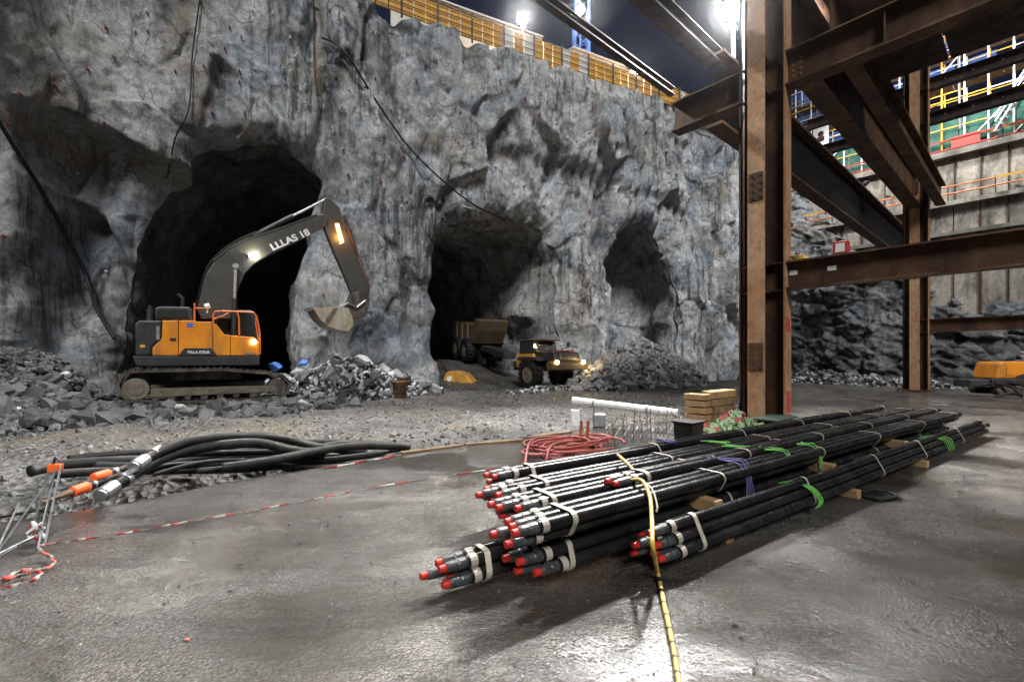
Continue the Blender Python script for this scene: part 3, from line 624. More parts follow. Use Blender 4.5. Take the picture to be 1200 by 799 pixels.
# ledge fence with orange rails
lf = empty('ledge_guardrail', 'orange guardrail along the ledge of the right retaining wall', 'guardrail')
for z_ in (12.55, 13.05):
    b = MB(); b.cyl(AB(a_l, BW-.25, z_), AB(a_r-2, BW-.25, z_), .05, 6); b.build('rail', RAIL_O if z_ > 12.8 else RAIL_O, lf)
for k in range(9):
    a = a_l-k*2.2
    b = MB(); b.box(AB(a, BW-.25, 12.6), (.06, .06, 1.1), MAB); b.build('post', STEEL_D, lf)
    if k in (1, 4, 6): b = MB(); b.bar(AB(a, BW-.32, 13.05), AB(a-1.2, BW-.32, 13.05), .02, .14); b.build('reflector', SCAFY, lf)
# scaffold above
sf = empty('scaffold', 'tall white and yellow tube scaffold with blue sheets above the right wall', 'scaffold')
B0 = BW+1.6
for k in range(18):
    a = a_l+1-k*1.15
    for db in (0, 1.6):
        b = MB(); b.cyl(AB(a, B0+db, 15.6), AB(a, B0+db, 24.5+rr.uniform(-1, 3.0)), .05, 6); b.build('standard', WHITE_P if rr.random() < .7 else SCAFY, sf)
for z_ in (16.7, 17.6, 18.6, 19.6, 20.1, 21.1, 21.6, 22.6, 23.1, 24.2):
    for db in (0, 1.6):
        a = a_l+1
        while a > a_r-1:
            L = rr.choice((2.3, 3.45, 4.6)); b = MB(); zz = rr.uniform(-.05, .05)
            b.cyl(AB(a, B0+db-.08, z_+zz), AB(a-L, B0+db-.08, z_+zz), .042, 6)
            if rr.random() < .85: b.build('ledger', SCAFY if rr.random() < .65 else WHITE_P, sf)
            a -= L
for k in range(9):
    a = a_l-k*2.3; z_ = rr.choice((16, 18.6, 20.1)); b = MB(); b.cyl(AB(a, B0-.14, z_), AB(a-2.2, B0-.14, z_+2.4), .04, 6); b.build('brace', WHITE_P, sf)
for z_ in (18.4, 20.8, 23):
    for k in range(8):
        b = MB(); b.box(AB(a_l-k*2.45, B0+.8, z_), (2.4, 1.4, .06), MAB); b.build('deck_board', TIMBD, sf)
for k in range(10):
    for z_, h_ in ((19.7, 2.0), (22.0, 2.0), (24.2, 1.8)):
        if rr.random() < .28: continue
        b = MB(); b.box(AB(a_l+.5-k*2.1, B0+1.9+rr.uniform(0, .2), z_), (2.0, .05, h_), MAB); b.build('blue_sheet', BLUE_P, sf)
for k in range(10):
    b = MB(); b.box(AB(a_l+.2-k*2.1, B0+.2, 17.3), (2.05, .03, 2.3), MAB); b.build('net_panel', GREEN_N, sf)
b = MB(); b.box(AB(rw(1129), B0-.2, 16.5), (1.4, .05, .75), MAB); b.build('red_banner', REDW, sf)
for z_ in (16.1, 16.75):
    b = MB(); b.cyl(AB(a_l, B0-.25, z_), AB(a_r-2, B0-.25, z_), .055, 6); b.build('red_rail', REDW, sf)
sg = empty('site_poster', 'small white poster with a dark figure on the blue scaffold sheet', 'poster', AB(rw(956), B0-.3, 19.8), Adir)
b = MB(); b.box((0, 0, 0), (1.1, .03, 1.5)); b.build('board', WHITE_P, sg)
b = MB(); b.cyl((0, -.02, .2), (0, .03, .2), .22, 12); b.box((0, .0, -.25), (.5, .05, .4)); b.build('figure', CHAR, sg)
b = MB(); b.box((0, .0, -.02), (.3, .06, .14)); b.build('mark', REDW, sg)
st_ = empty('scaffold_stair', 'white tubular stair slanting up above the right wall', 'stair')
for db in (0, .8):
    for dz in (0, .9): b = MB(); b.cyl(AB(rw(1165), B0-.5-db, 16.2+dz), AB(rw(1225), B0-.5-db, 20.2+dz), .05, 6); b.build('stringer', WHITE_P, st_)
for k in range(12):
    t = k/11; b = MB(); p = AB(rw(1165)*(1-t)+rw(1225)*t, B0-.9, 16.2+4*t); b.box(p, (.3, .8, .04), MAB); b.build('tread', GALV, st_)

# ================================================================== STEEL FRAME
CB, CAa = 11.28, 4.12; C2B, C2A = 28.6, 3.75
UP = Vector((0, 0, 1))
fr = empty('steel_gantry', 'massive rusty steel frame of columns, beams and girders over the slab', 'steel frame')
def cruci(name, a, b, z0, z1, D, w, fl, we):
    c0, c1 = AB(a, b, z0), AB(a, b, z1)
    q = MB(); q.bar(c0, c1, .04, D-.08, Adir); q.build(name, we, fr)
    col_ = [o for o in fr.children if o.name.startswith('column')][-1]
    q = MB(); q.bar(c0, c1, .04, D-.08, Bdir); q.build('web_plate', we, col_)
    for d, mt in ((-Bdir, fl), (Bdir, we), (Adir, we), (-Adir, fl)):
        n_ = d; t = UP.cross(n_); q = MB(); cc = n_*(D/2); M_ = Matrix((t, n_, UP)).transposed()
        q.box((c0+c1)/2+cc, (w, .04, z1-z0), M_); q.build('flange', mt, col_)
    return col_
c1 = cruci('column', CAa, CB, -.05, 17.5, .95, .36, RUSTL, RUST)
c2 = cruci('column', C2A, C2B, -.05, 17.5, .9, .36, RUSTL, RUST)
for (a, b, c_, zs) in ((CAa, CB, c1, (3.09, 3.7, 7.57, 8.33)), (C2A, C2B, c2, (2.75, 3.35, 12.5, 14.1))):
    for z_ in zs:
        q = MB(); q.box(AB(a, b, z_-.012), (.86, .34, .024), MAB); q.build('stiffener', RUST, c_)
        q = MB(); q.box(AB(a, b, z_-.04), (.34, .86, .024), MAB); q.build('stiffener', RUST, c_)
for (a, b, c_) in ((CAa, CB, c1), (C2A, C2B, c2)):
    q = MB(); q.box(AB(a, b, .03), (1.3, 1.3, .06), MAB); q.build('base_plate', RUST, c_)
    for u in (-.55, .55):
        for v in (-.55, .55): q = MB(); q.cyl(AB(a+u, b+v, .05), AB(a+u, b+v, .16), .03, 6); q.build('anchor_bolt', RUST, c_)
def beam(p0, p1, h, w, mt=RUST, name='beam', tf=.035): q = MB(); q.ibeam(p0, p1, h, w, tf, .025); return q.build(name, mt, fr)
lb = beam(AB(CAa-.5, CB, 3.395), AB(-6.5, CB, 3.395), .61, .34)
ub = beam(AB(CAa-.5, CB, 7.95), AB(-6.5, CB, 7.95), .76, .4)
beam(AB(6.35, CB, 7.94), AB(CAa+.5, CB, 7.94), .76, .4)
gm, gl_ = (13.2+BW-.3)/2, BW-13.5
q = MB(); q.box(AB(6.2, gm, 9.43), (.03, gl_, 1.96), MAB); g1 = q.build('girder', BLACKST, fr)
q = MB(); q.box(AB(6.2, gm, 10.46), (.6, gl_, .09), MAB); q.build('top_flange', RUST, g1); q = MB(); q.box(AB(6.2, gm, 8.40), (.5, gl_, .09), MAB); q.build('bottom_flange', RUST, g1)
beam(AB(6.15, -6, 10.27), AB(6.15, 13.15, 10.27), .42, .42, STEEL_D, 'beam', .04); beam(AB(6.25, -6, 8.52), AB(6.25, CB-.3, 8.52), .2, .16, STEEL_D, 'beam', .02)
g2 = beam(AB(3.75, CB+.25, 9.3), AB(3.75, C2B-.5, 9.3), 1.6, .5, RUST, 'girder', .05)
g3 = beam(AB(2.9, CB+.25, 9.0), AB(2.9, C2B, 9.0), .9, .35, RUST, 'girder', .05)
for z_, h_ in ((14.25, .55), (12.65, .55), (16.8, .6), (3.05, .6)): beam(AB(C2A-.48, C2B, z_), AB(-9, C2B, z_), h_, .34, STEEL_D if z_ > 5 else RUST)
for z_ in (14.25, 12.65): beam(AB(C2A+.48, C2B, z_), AB(C2A+4.5, C2B, z_), .5, .34, STEEL_D)
for k in range(10):
    for z_ in (14.25, 12.65):
        q = MB(); q.cyl(AB(C2A-1-k*.9, C2B-.03, z_+.05), AB(C2A-1-k*.9, C2B+.03, z_+.05), .04, 6); 
        q.build('bolt', RUSTL, fr)
# overhead deck plates resting on the girders
for k in range(3):
    q = MB(); q.box(AB(2.6-k*1.9, CB+3.4, 10.25), (1.84, 7.0, .12), MAB); q.build('deck_plate', STEEL_D, fr)
for (a, b, c_, zz) in ((CAa, CB, c1, (5.4, 1.6)), (C2A, C2B, c2, (5.6, 9.5))):
    for z_ in zz:
        q = MB(); q.box(AB(a, b-.475-.032, z_), (.3, .018, .62), MAB); sp_ = q.build('splice_plate', RUST, c_)
        for u in (-.09, .09):
            for k in range(4): q = MB(); q.cyl(AB(a+u, b-.475-.04, z_-.24+.16*k), AB(a+u, b-.475-.062, z_-.24+.16*k), .024, 6); q.build('bolt', RUST, sp_)
for bm_o, zc, hh_ in ((lb, 3.395, .4), (ub, 7.95, .5)):
    if bm_o is lb: continue
    q = MB(); q.box(AB(CAa-.68, CB-.024, zc), (.3, .016, hh_), MAB); sp_ = q.build('splice_plate', RUST, bm_o)
    for u in (-.07, .07):
        for k in range(4): q = MB(); q.cyl(AB(CAa-.68+u, CB-.03, zc-hh_*.36+hh_*.24*k), AB(CAa-.68+u, CB-.055, zc-hh_*.36+hh_*.24*k), .02, 6); q.build('bolt', RUSTL, sp_)
    for k in range(4):
        q = MB(); q.box(AB(CAa-2.2-k*2.1, CB-.085, zc), (.02, .13, hh_+.12), MAB); q.build('stiffener', RUST, bm_o)
# paint marks and tag plates
for b_, z_, h_, w_ in ((0, 2.3, .3, .2), (0, .6, .45, .26)):
    q = MB(); q.box(AB(CAa-.475-.0225, CB+b_, z_), (.004, w_, h_), MAB); q.build('paint_mark', REDW, c1)
for px in (930, 975):
    r = (px-CX)/F; a = (CA*CB-r*SA*CB)/(r*CA+SA); q = MB(); q.box(AB(a, CB-.018, 3.45), (.16, .008, .1), MAB); t_ = q.build('tag_plate', WHITE_P, lb)
    bevel(t_, .03, 3); 
q = MB()
for k in range(5): 
    q.tube([AB(CAa-.75+.14*math.cos(g*.5)+.02*k, CB+.1*math.sin(g*.5), 3.73+.02*k) for g in range(13)], .012, 5)
tag(q.build('rope_coil', YHOSE), 'yellow rope coil on the lower steel beam beside the near column', 'rope')
bx = empty('red_box', 'small red framed cabinet standing on the lower steel beam', 'cabinet', AB((CA*CB-((986-CX)/F)*SA*CB)/(((986-CX)/F)*CA+SA), CB, 3.705), Adir)
q = MB(); q.box((0, 0, .13), (.26, .2, .26)); bevel(q.build('casing', REDW, bx), .01); q = MB(); q.box((0, .105, .13), (.16, .01, .18)); q.build('front_panel', WHITE_P, bx); q = MB(); q.box((0, -.105, .13), (.16, .01, .18)); q.build('front_panel', WHITE_P, bx)

# ================================================================== FENCE, SHELTERS AND LAMPS ON THE RIM
PALEW = pm('pale_sheeting', (.62, .6, .55), (.5, .48, .44), 1.5, (.6, .8), 0, .2)
fence = empty('hoarding_fence', 'long yellow panel fence along the top of the rock wall', 'fence')
s_a, s_b = S_of(425), S_of(905); nb_ = int((s_b-s_a)/2.1); 
def rimp(s, o, z): return Vector(wall_xyz(np.array([s]), np.array([z]), np.array([o]))[0])
for k in range(nb_):
    p0, p1 = rimp(s_a+k*2.1, -.2, RIM+.1), rimp(s_a+(k+1)*2.1, -.2, RIM+.1); d = (p1-p0).normalized()
    for j in range(3):
        q0, q1 = p0.lerp(p1, j/3)+d*.03, p0.lerp(p1, (j+1)/3)-d*.03
        pale = (k % 7 in (4, 6)); b = MB(); b.bar(q0+UP*.75, q1+UP*.75, .05, 1.35); b.build('fence_panel', YEL_H if not (pale and j != 1) else PALEW, fence)
    nn = Vector((d.y, -d.x, 0))
    for z_ in (.2, .6, 1.0, 1.38): b = MB(); b.cyl(p0+UP*z_+nn*.1, p1+UP*z_+nn*.1, .024, 5); b.build('rail', STEEL_D, fence)
    b = MB(); b.box(p0+UP*.7+nn*.08, (.1, .1, 1.75)); b.build('post', STEEL_D, fence)
def shelter(px0, px1, o0, h, label):
    s0_, s1_ = S_of(px0), S_of(px1); e = empty('site_shelter', label, 'shelter')
    P0 = [rimp(s, o0, RIM) for s in np.linspace(s0_, s1_, 7)]
    for k in range(6):
        p0, p1 = P0[k], P0[k+1]; d = (p1-p0).normalized(); nn = Vector((-d.y, d.x, 0))
        b = MB(); b.bar(p0+UP*h/2+d*.02, p1+UP*h/2-d*.02, .08, h); b.build('wall_sheet', PALEW, e)
        b = MB(); b.add([p0+UP*h-nn*.2, p1+UP*h-nn*.2, p1+UP*(h+.7)+nn*3, p0+UP*(h+.7)+nn*3, p0+UP*(h+.08)-nn*.2, p1+UP*(h+.08)-nn*.2, p1+UP*(h+.78)+nn*3, p0+UP*(h+.78)+nn*3], [(0, 1, 2, 3), (7, 6, 5, 4), (0, 4, 5, 1), (1, 5, 6, 2), (2, 6, 7, 3), (3, 7, 4, 0)]); b.build('roof_sheet', WHITE_P, e)
shelter(470, 655, -2.2, 3.3, 'long white shelter roof behind the yellow fence, left of the crane mast')
shelter(690, 800, -2.0, 3.2, 'white shelter roof behind the yellow fence, right of the crane mast')
def flood(label, pos, base, target, W, n=2, size=.5, post=GALV, allround=False, cone=115):
    t = (Vector(target)-Vector(pos)); t.z *= .6; hd = t.normalized(); sd_ = hd.cross(UP).normalized(); u_ = sd_.cross(hd); M_ = Matrix((sd_, hd, u_)).transposed()
    e = empty('floodlight', label, 'floodlight', (0, 0, 0), None, 'floodlights round the pit')
    if base is not None: b = MB(); b.cyl(base, Vector(pos)-hd*.12, .06, 8); b.build('mast', post, e)
    b = MB(); b.box(Vector(pos)-hd*.32, (size*1.9*n*.8, .05, .08), M_); b.build('crossbar', post, e)
    for k in range(n):
        c = Vector(pos)+sd_*(k-(n-1)/2)*size*1.9; r_ = size*.95
        b = MB(); b.tube([c-hd*.3, c-hd*.28, c-hd*.12, c-hd*.0], [r_*.3, r_*.5, r_*.95, r_*1.06], 20); h_ = b.build('housing', CHAR, e)
        b = MB(); b.tube([c+hd*.002, c+hd*.04, c+hd*.07, c+hd*.08], [r_, r_*.9, r_*.55, r_*.1], 20); b.build('lens', LAMP, h_)
        if allround: b = MB(); b.tube([c-hd*.42, c-hd*.4, c-hd*.36, c-hd*.31], [r_*.2, r_*.7, r_*.95, r_], 20); b.build('lens', LAMP, h_)
    l = spot('flood_beam', Vector(pos)+hd*.12, target, W, r=.4, angle=175 if allround else cone, blend=.3); l.parent = e
    return e
def rim_lamp(px, py, o, label, W, target, n=1, size=.36):
    s = float(S_of(px)); base = rimp(s, o, RIM); r = base.y; 
    # keep the bearing of the lamp on the rim: slide along s until the bearing matches
    for _ in range(12):
        base = rimp(s, o, RIM); err = (px-CX)/F-base.x/base.y; s += err*base.y*.8
    z = EYE+(HY-py)/F*base.y; pos = Vector((base.x, base.y, z)); return flood(label, pos, base, target, W, n, size, cone=85)
PITC = Vector((4, 12, 0))
rim_lamp(612, 22, -1.6, 'floodlight above the pale end of the yellow fence', 9000, PITC)
rim_lamp(680, 12, -4.5, 'floodlight on a tall post beside the blue crane mast', 9000, PITC)
rim_lamp(742, 88, -1.6, 'floodlight over the fence, right of the blue crane mast', 9000, PITC)
rim_lamp(325, -190, 1.2, 'floodlight on the rim above the first tunnel', 26000, Vector((-2.5, 4.5, 0)), 2)
p = at(860, 10, 14.25); flood('big bright floodlight on a short post on the girder beside the near column', p, Vector((p.x, p.y, 10.5)), Vector((3, 1, 0)), 24000, 1, .36)
p = at(934, -10, 12.0); flood('floodlight on the girder behind the near column, high at its right', p, Vector((p.x, p.y, 10.1)), Vector((4, 1, 0)), 12000, 1, .36)
p = at(990, 107, 31); flood('distant floodlight over the blue scaffold, between two girders', p, Vector((p.x, p.y, 15.6)), AB(2, BW, 14), 3000, 1, .4, GALV, True)
p = at(1125, 38, 28); flood('distant floodlight at the top of the scaffold, right of the far column', p, Vector((p.x, p.y, 15.6)), AB(0, BW, 14), 3000, 1, .4, GALV, True)
# crane mast
cm = empty('crane_mast', 'blue lattice crane mast behind the yellow fence', 'crane mast')
c = rimp(float(S_of(681)), -6.0, RIM); c = Vector(((681-CX)/F*c.y, c.y, RIM))
tops = 23.6+3.2
for u, v in ((-.55, -.55), (.55, -.55), (.55, .55), (-.55, .55)):
    b = MB(); b.box(c+Vector((u, v, 4.4)), (.16, .16, 8.8)); b.build('leg', BLUEST, cm)
for k in range(7):
    z_ = .6+k*1.1
    for (u0, v0), (u1, v1) in (((-.55, -.55), (.55, -.55)), ((.55, -.55), (.55, .55)), ((.55, .55), (-.55, .55)), ((-.55, .55), (-.55, -.55))):
        b = MB(); b.bar(c+Vector((u0, v0, z_)), c+Vector((u1, v1, z_+1.05)), .05, .05); b.bar(c+Vector((u0, v0, z_)), c+Vector((u1, v1, z_)), .05, .05); b.build('lacing', BLUEST, cm)
# hoses hanging on the wall
def wall_hose(pts, r, mat, label, off=.25, name='hanging_cable'):
    P_ = []
    for px, py in pts:
        s_, z_ = wsz(px, py); o_ = float(wall_off(np.array([s_]), np.array([z_]))[0]); P_.append(wall_xyz(np.array([s_]), np.array([z_]), np.array([o_+off]))[0])
    b = MB(); b.tube(catm(P_, 6), r, 7); return tag(b.build(name, mat, None, True), label, 'cable')
wall_hose([(-5, 85), (30, 165), (60, 240), (85, 310), (110, 360), (140, 398)], .07, RUBBER, 'black hose slanting down the left buttress to the rubble', .5)
wall_hose([(240, -15), (226, 60), (222, 130), (205, 160), (188, 195)], .03, RUBBER, 'thin cable hanging left of the first tunnel')
wall_hose([(378, 40), (400, 75), (440, 125), (480, 170), (520, 215), (560, 243), (592, 255)], .05, RUBBER, 'black cable draped across the wall to the second tunnel', .35)
wall_hose([(376, 42), (402, 82), (445, 138), (485, 182), (530, 228), (565, 248)], .025, GALV, 'thin pale cable beside the draped black cable', .3)
wall_hose([(368, -15), (370, 30), (369, 70), (372, 110)], .04, RUST, 'rust brown pipe running down the cleft above the first tunnel')

# ================================================================== EXCAVATOR
EM = frame(EXO, EXX)
ex = empty('excavator', 'orange tracked excavator with dark grey boom on the rubble before the first tunnel', 'excavator', EXO, EXX)
def ep(pts, y): return [on_plane(px, py, EM, y) for px, py in pts]
def ecyl(b, p, r, y0, y1, n=20): x, z = on_plane(*p, EM, y0); b.cyl((x, y0, z), (x, y1, z), r, n); return b
for yn in (0.0, 2.35):
    tf_ = MB(); 
    out = [(136, 449), (141, 440), (152, 434), (200, 433), (262, 432), (318, 437), (333, 441), (341, 449), (339, 459), (331, 465), (300, 469), (200, 473), (165, 471), (146, 465), (138, 458)]
    pts2 = ep(out, 0.0); ctr = (sum(p[0] for p in pts2)/len(pts2), sum(p[1] for p in pts2)/len(pts2))
    inner = [(ctr[0]+(x-ctr[0])*.965, ctr[1]+(z-ctr[1])*.86) for x, z in pts2]
    n_ = len(pts2); V_ = [(x, yn, z) for x, z in pts2]+[(x, yn+.6, z) for x, z in pts2]+[(x, yn, z) for x, z in inner]+[(x, yn+.6, z) for x, z in inner]
    F_ = []
    for i in range(n_):
        j = (i+1) % n_; F_ += [(i, j, j+n_, i+n_), (2*n_+i, 3*n_+i, 3*n_+j, 2*n_+j), (i, 2*n_+i, 2*n_+j, j), (n_+i, n_+j, 3*n_+j, 3*n_+i)]
    trk = MB().add(V_, F_).build('track', TRACK, ex)
    # shoes round the belt
    per = [Vector((x, 0, z)) for x, z in pts2]+[Vector((pts2[0][0], 0, pts2[0][1]))]; L_ = [0]
    for i in range(n_): L_.append(L_[-1]+(per[i+1]-per[i]).length)
    ns_ = 56
    for k in range(ns_):
        t = L_[-1]*k/ns_; i = max(j for j in range(n_) if L_[j] <= t); d = (per[i+1]-per[i]).normalized(); c = per[i]+d*(t-L_[i])
        nn = Vector((d.z, 0, -d.x)); nn = nn if nn.dot(c-Vector((ctr[0], 0, ctr[1]))) > 0 else -nn
        M_ = Matrix((d, Vector((0, 1, 0)), nn)).transposed(); b = MB(); b.box(c+nn*.02+Vector((0, yn+.3, 0)), (L_[-1]/ns_*.8, .62, .03), M_); b.box(c+nn*.05+d*.04+Vector((0, yn+.3, 0)), (.025, .62, .05), M_); b.build('track_shoe', TRACK, trk)
    b = MB(); b.extr(ep([(173, 456), (322, 452), (326, 459), (175, 466)], 0), yn+.04, yn+.5); bevel(b.build('track_frame', MUD, ex), .02)
    b = ecyl(MB(), (159, 456), .34, yn-.01, yn+.5); ecyl(b, (159, 456), .2, yn-.03, yn-.01); sp_ = b.build('sprocket', MUD, ex); bevel(sp_, .02)
    b = ecyl(MB(), (325, 453), .3, yn+.05, yn+.5); b.build('idler', TRACK, ex)
    for k in range(7): b = ecyl(MB(), (182+k*19, 466.5-k*.7), .1, yn+.06, yn+.54, 12); b.build('roller', TRACK, ex)
b = MB(); b.extr(ep([(205, 446), (285, 444), (280, 428), (210, 428)], .5), .6, 2.4); b.build('undercarriage', TRACK, ex)
b = MB(); b.extr(ep([(155, 417), (305, 417), (304, 428), (160, 429)], .15), .15, 2.8); bevel(b.build('deck_skirt', CHAR, ex), .03)
b = MB(); b.extr(ep([(159, 416.5), (158, 380), (162, 375.5), (190, 375.5), (189, 396), (178, 407), (178, 416.5)], .1), .1, 2.85); bevel(b.build('counterweight', CHAR, ex), .05)
bm_ = empty  # noqa
b = MB(); b.extr(ep([(178.5, 416.5), (178.5, 407.2), (189.5, 396.2), (190.5, 375.5), (209, 375.5), (209, 416.5)], .14), .14, 2.75); d_ = bevel(b.build('engine_door', ORANGE, ex), .025)
b = MB(); b.extr(ep([(199, 396), (206, 396), (206, 399), (199, 399)], .115), .115, .14); b.build('handle', CHAR, d_)
b = MB(); b.extr(ep([(209.6, 416.5), (209.6, 375.5), (228, 375.5), (230, 377), (249, 377), (249.5, 416.5)], .14), .14, 2.75); sp2 = bevel(b.build('side_panel', ORANGE, ex), .025)
b = MB(); b.extr(ep([(250, 416.5), (250, 379), (254, 380), (263, 392), (270, 392.5), (270, 416.5)], .14), .14, .95); fp = bevel(b.build('front_panel', ORANGE, ex), .025)
b = MB(); b.extr(ep([(270.5, 416.5), (270.5, 393), (298, 395), (303.5, 400), (304.5, 416.5)], .14), .14, .95); tb = bevel(b.build('tool_box', ORANGE, ex), .03)
b = MB(); b.extr(ep([(209, 416), (216, 408), (248, 408), (254, 416)], .105), .105, .135); dec = bevel(b.build('name_plate', CHAR, ex), .008)
def text(s, px0, py0, px1, py1, y, h, mat, parent, name='lettering', MM=EM):
    cu = bpy.data.curves.new(name, 'FONT'); cu.body = s; cu.size = 1; cu.extrude = .004; cu.offset = .035; cu.align_x = 'LEFT'
    o = bpy.data.objects.new('tmp', cu); COL.objects.link(o); dg = bpy.context.evaluated_depsgraph_get(); me = bpy.data.meshes.new_from_object(o.evaluated_get(dg)); bpy.data.objects.remove(o)
    co = np.array([v.co[:] for v in me.vertices]); co[:, 0] -= co[:, 0].min(); co[:, :2] /= 1; w = co[:, 0].max(); hh = co[:, 1].max()
    x0, z0 = on_plane(px0, py0, MM, y); x1, z1 = on_plane(px1, py1, MM, y); L = math.hypot(x1-x0, z1-z0); dx, dz = (x1-x0)/L, (z1-z0)/L
    q = np.zeros_like(co); u = co[:, 0]/w*L; v = co[:, 1]/hh*h
    q[:, 0] = x0+u*dx-v*dz; q[:, 2] = z0+u*dz+v*dx; q[:, 1] = y-co[:, 2]
    me.vertices.foreach_set('co', q.ravel()); me.update(); me.materials.clear(); return link(name, me, mat, parent)
text('BELLA STEUR', 220, 414, 246, 414, .095, .085, WHITE_P, dec)
text('DDL35', 288, 415, 300, 415.5, .125, .07, GALV, tb)
b = MB(); b.extr(ep([(219, 378.5), (226, 378.5), (226, 383), (219, 383)], .125), .125, .135); b.build('decal', BLUEST, sp2)
b = MB(); b.extr(ep([(183, 382), (187, 382), (187, 398), (183, 398)], .085), .085, .1); b.build('vent', GALV, ex)
b = MB(); b.extr(ep([(164, 404), (170, 404), (170, 407), (164, 407)], .085), .085, .1); b.build('decal', SCAFY, ex)
b = MB(); b.extr(ep([(182, 375.2), (181, 362), (185, 359), (222, 359.5), (226, 363), (226, 375.2)], .5), .5, 2.2); hd_ = bevel(b.build('engine_hood', CHAR, ex), .05)
b = MB(); b.extr(ep([(184, 372), (184, 363), (219, 363), (220, 372)], .46), .46, .49); b.build('hood_panel', GLASSD, hd_)
b = MB(); x, z = on_plane(214, 359, EM, 1.0); b.tube([(x, 1., z-.05), (x, 1., z+.25), (x-.14, 1., z+.42)], .06, 10); b.build('exhaust', CHAR, ex)
b = MB(); x, z = on_plane(176, 374, EM, .6); b.cyl((x, .6, z-.05), (x, .6, z+.32), .1, 10); b.cyl((x, .6, z+.32), (x, .6, z+.45), .06, 10); b.build('air_filter', CHAR, ex)
# cab on the far side
cab = [(254, 412), (255, 370), (262, 363), (294, 363), (301, 372), (304, 400), (303, 412)]
cp = ep(cab, 1.75); b = MB(); b.extr(cp, 1.78, 2.75); cb = bevel(b.build('cab', CHAR, ex), .04)
b = MB(); b.extr(ep([(278, 394), (278, 367), (291, 367), (297, 375), (299, 394)], 1.72), 1.745, 1.765); b.build('cab_window', GLASSD, cb)
b = MB(); b.extr(ep([(259, 394), (259, 372), (264, 367), (275, 367), (275, 394)], 1.72), 1.745, 1.765); b.build('cab_window', GLASSD, cb)
b = MB(); b.extr(ep([(276, 396), (276, 366), (277.5, 366), (277.5, 396)], 1.72), 1.74, 1.765); b.build('cab_post', ORANGE, cb)
def erail(pts, y, r=.028, mt=RAIL_O, nm='guard_rail'):
    b = MB(); P_ = [(x, y, z) for x, z in ep(pts, y)]; b.tube(P_, r, 7); return b.build(nm, mt, ex)
erail([(250, 392), (250, 368), (252, 365), (262, 364.5), (297, 366), (301, 371), (304.5, 390), (305, 415)], .2)
erail([(280.5, 393), (280, 372), (278, 366)], .2); erail([(250, 374), (262, 370), (268, 366)], .2); erail([(300, 369), (300, 380), (303, 398)], .25, .02)
erail([(228, 378), (228, 355)], .3); erail([(228, 361), (240, 361)], .3, .02)
erail([(251, 366), (251, 366)], .2) if False else None
b = MB(); x, z = on_plane(243, 360, EM, .6); b.tube([(x, .6, z-.2), (x, .6, z+.02)], .02, 6); b.cyl((x-.07, .6, z), (x+.07, .6, z+.06), .1, 10); b.build('mirror', WHITE_P, ex)
x, z = on_plane(297, 400.5, EM, .12); b = MB(); b.cyl((x, .13, z), (x, .08, z), .09, 12); b.build('headlight', LAMPW, ex)
# boom
BY0, BY1 = 1.2, 1.65
boom_px = [(236, 372), (231, 362), (237, 338), (241, 322), (252, 305), (268, 291), (288, 281), (330, 267), (368, 252), (379, 251), (385, 257), (383, 264), (372, 270), (345, 284), (318, 297), (298, 309), (287, 321), (280, 336), (274, 356), (270, 374)]
b = MB(); b.extr(ep(boom_px, BY0), BY0, BY1); boom = bevel(b.build('boom', BOOMC, ex), .03)
b = MB(); b.extr(ep([(251, 306), (268, 291.6), (288, 281.6), (330, 267.6), (372, 251.6), (372, 250.2), (330, 265.6), (288, 279.6), (267, 289.6), (249.5, 304.5)], BY0-.03), BY0-.03, BY1+.03); b.build('boom_flange', BOOMC, boom)
b = MB()
P_ = ep([(230, 360), (236, 334), (243, 314), (256, 299), (272, 287), (292, 277), (304, 273)], BY0+.1)
for k in range(3): b2 = MB(); b2.tube(catm([(x+.03*k, BY0+.05+.12*k, z+.06+.02*(k % 2)) for x, z in P_], 4), .022, 6); b2.build('hydraulic_hose', RUBBER, boom)
x0, z0 = on_plane(296, 277, EM, 1.4); x1, z1 = on_plane(343, 253, EM, 1.4); x2, z2 = on_plane(381, 234, EM, 1.4)
b = MB(); b.cyl((x0, 1.42, z0), (x1, 1.42, z1), .085, 12); b.build('stick_cylinder', CHAR, ex); b = MB(); b.cyl((x1, 1.42, z1), (x2, 1.42, z2), .045, 10); b.build('cylinder_rod', CHROME, ex)
for yy in (1.0, 1.85):
    x0, z0 = on_plane(274, 400, EM, yy); x1, z1 = on_plane(275, 350, EM, yy); x2, z2 = on_plane(276, 312, EM, yy)
    b = MB(); b.cyl((x0, yy, z0), (x1, yy, z1), .085, 12); b.build('boom_cylinder', CHAR, ex); b = MB(); b.cyl((x1, yy, z1), (x2, yy, z2), .05, 10); b.cyl((x2, yy-.08, z2), (x2, yy+.08, z2), .1, 14); b.build('cylinder_rod', CHROME, ex)
text('LLLAS 18', 320, 293.5, 364, 274.5, BY0-.012, .25, WHITE_P, boom)
x, z = on_plane(291, 300, EM, BY0); b = MB(); b.cyl((x, BY0, z), (x+.05, BY0-.14, z), .07, 12); b.build('lamp_housing', CHAR, boom); b = MB(); b.cyl((x+.05, BY0-.14, z), (x+.06, BY0-.165, z+.0), .075, 12); b.build('work_lamp', LAMPS, boom)
def elight(nm, x, y, z, W, col, r=.05):
    d = bpy.data.lights.new(nm, 'POINT'); d.energy = W; d.color = col; d.shadow_soft_size = r; o = bpy.data.objects.new(nm, d); COL.objects.link(o); o.parent = ex; o.location = (x, y, z)
elight('work_lamp_glow', x+.22, BY0-.2, z+.06, 22, (1, .93, .7))
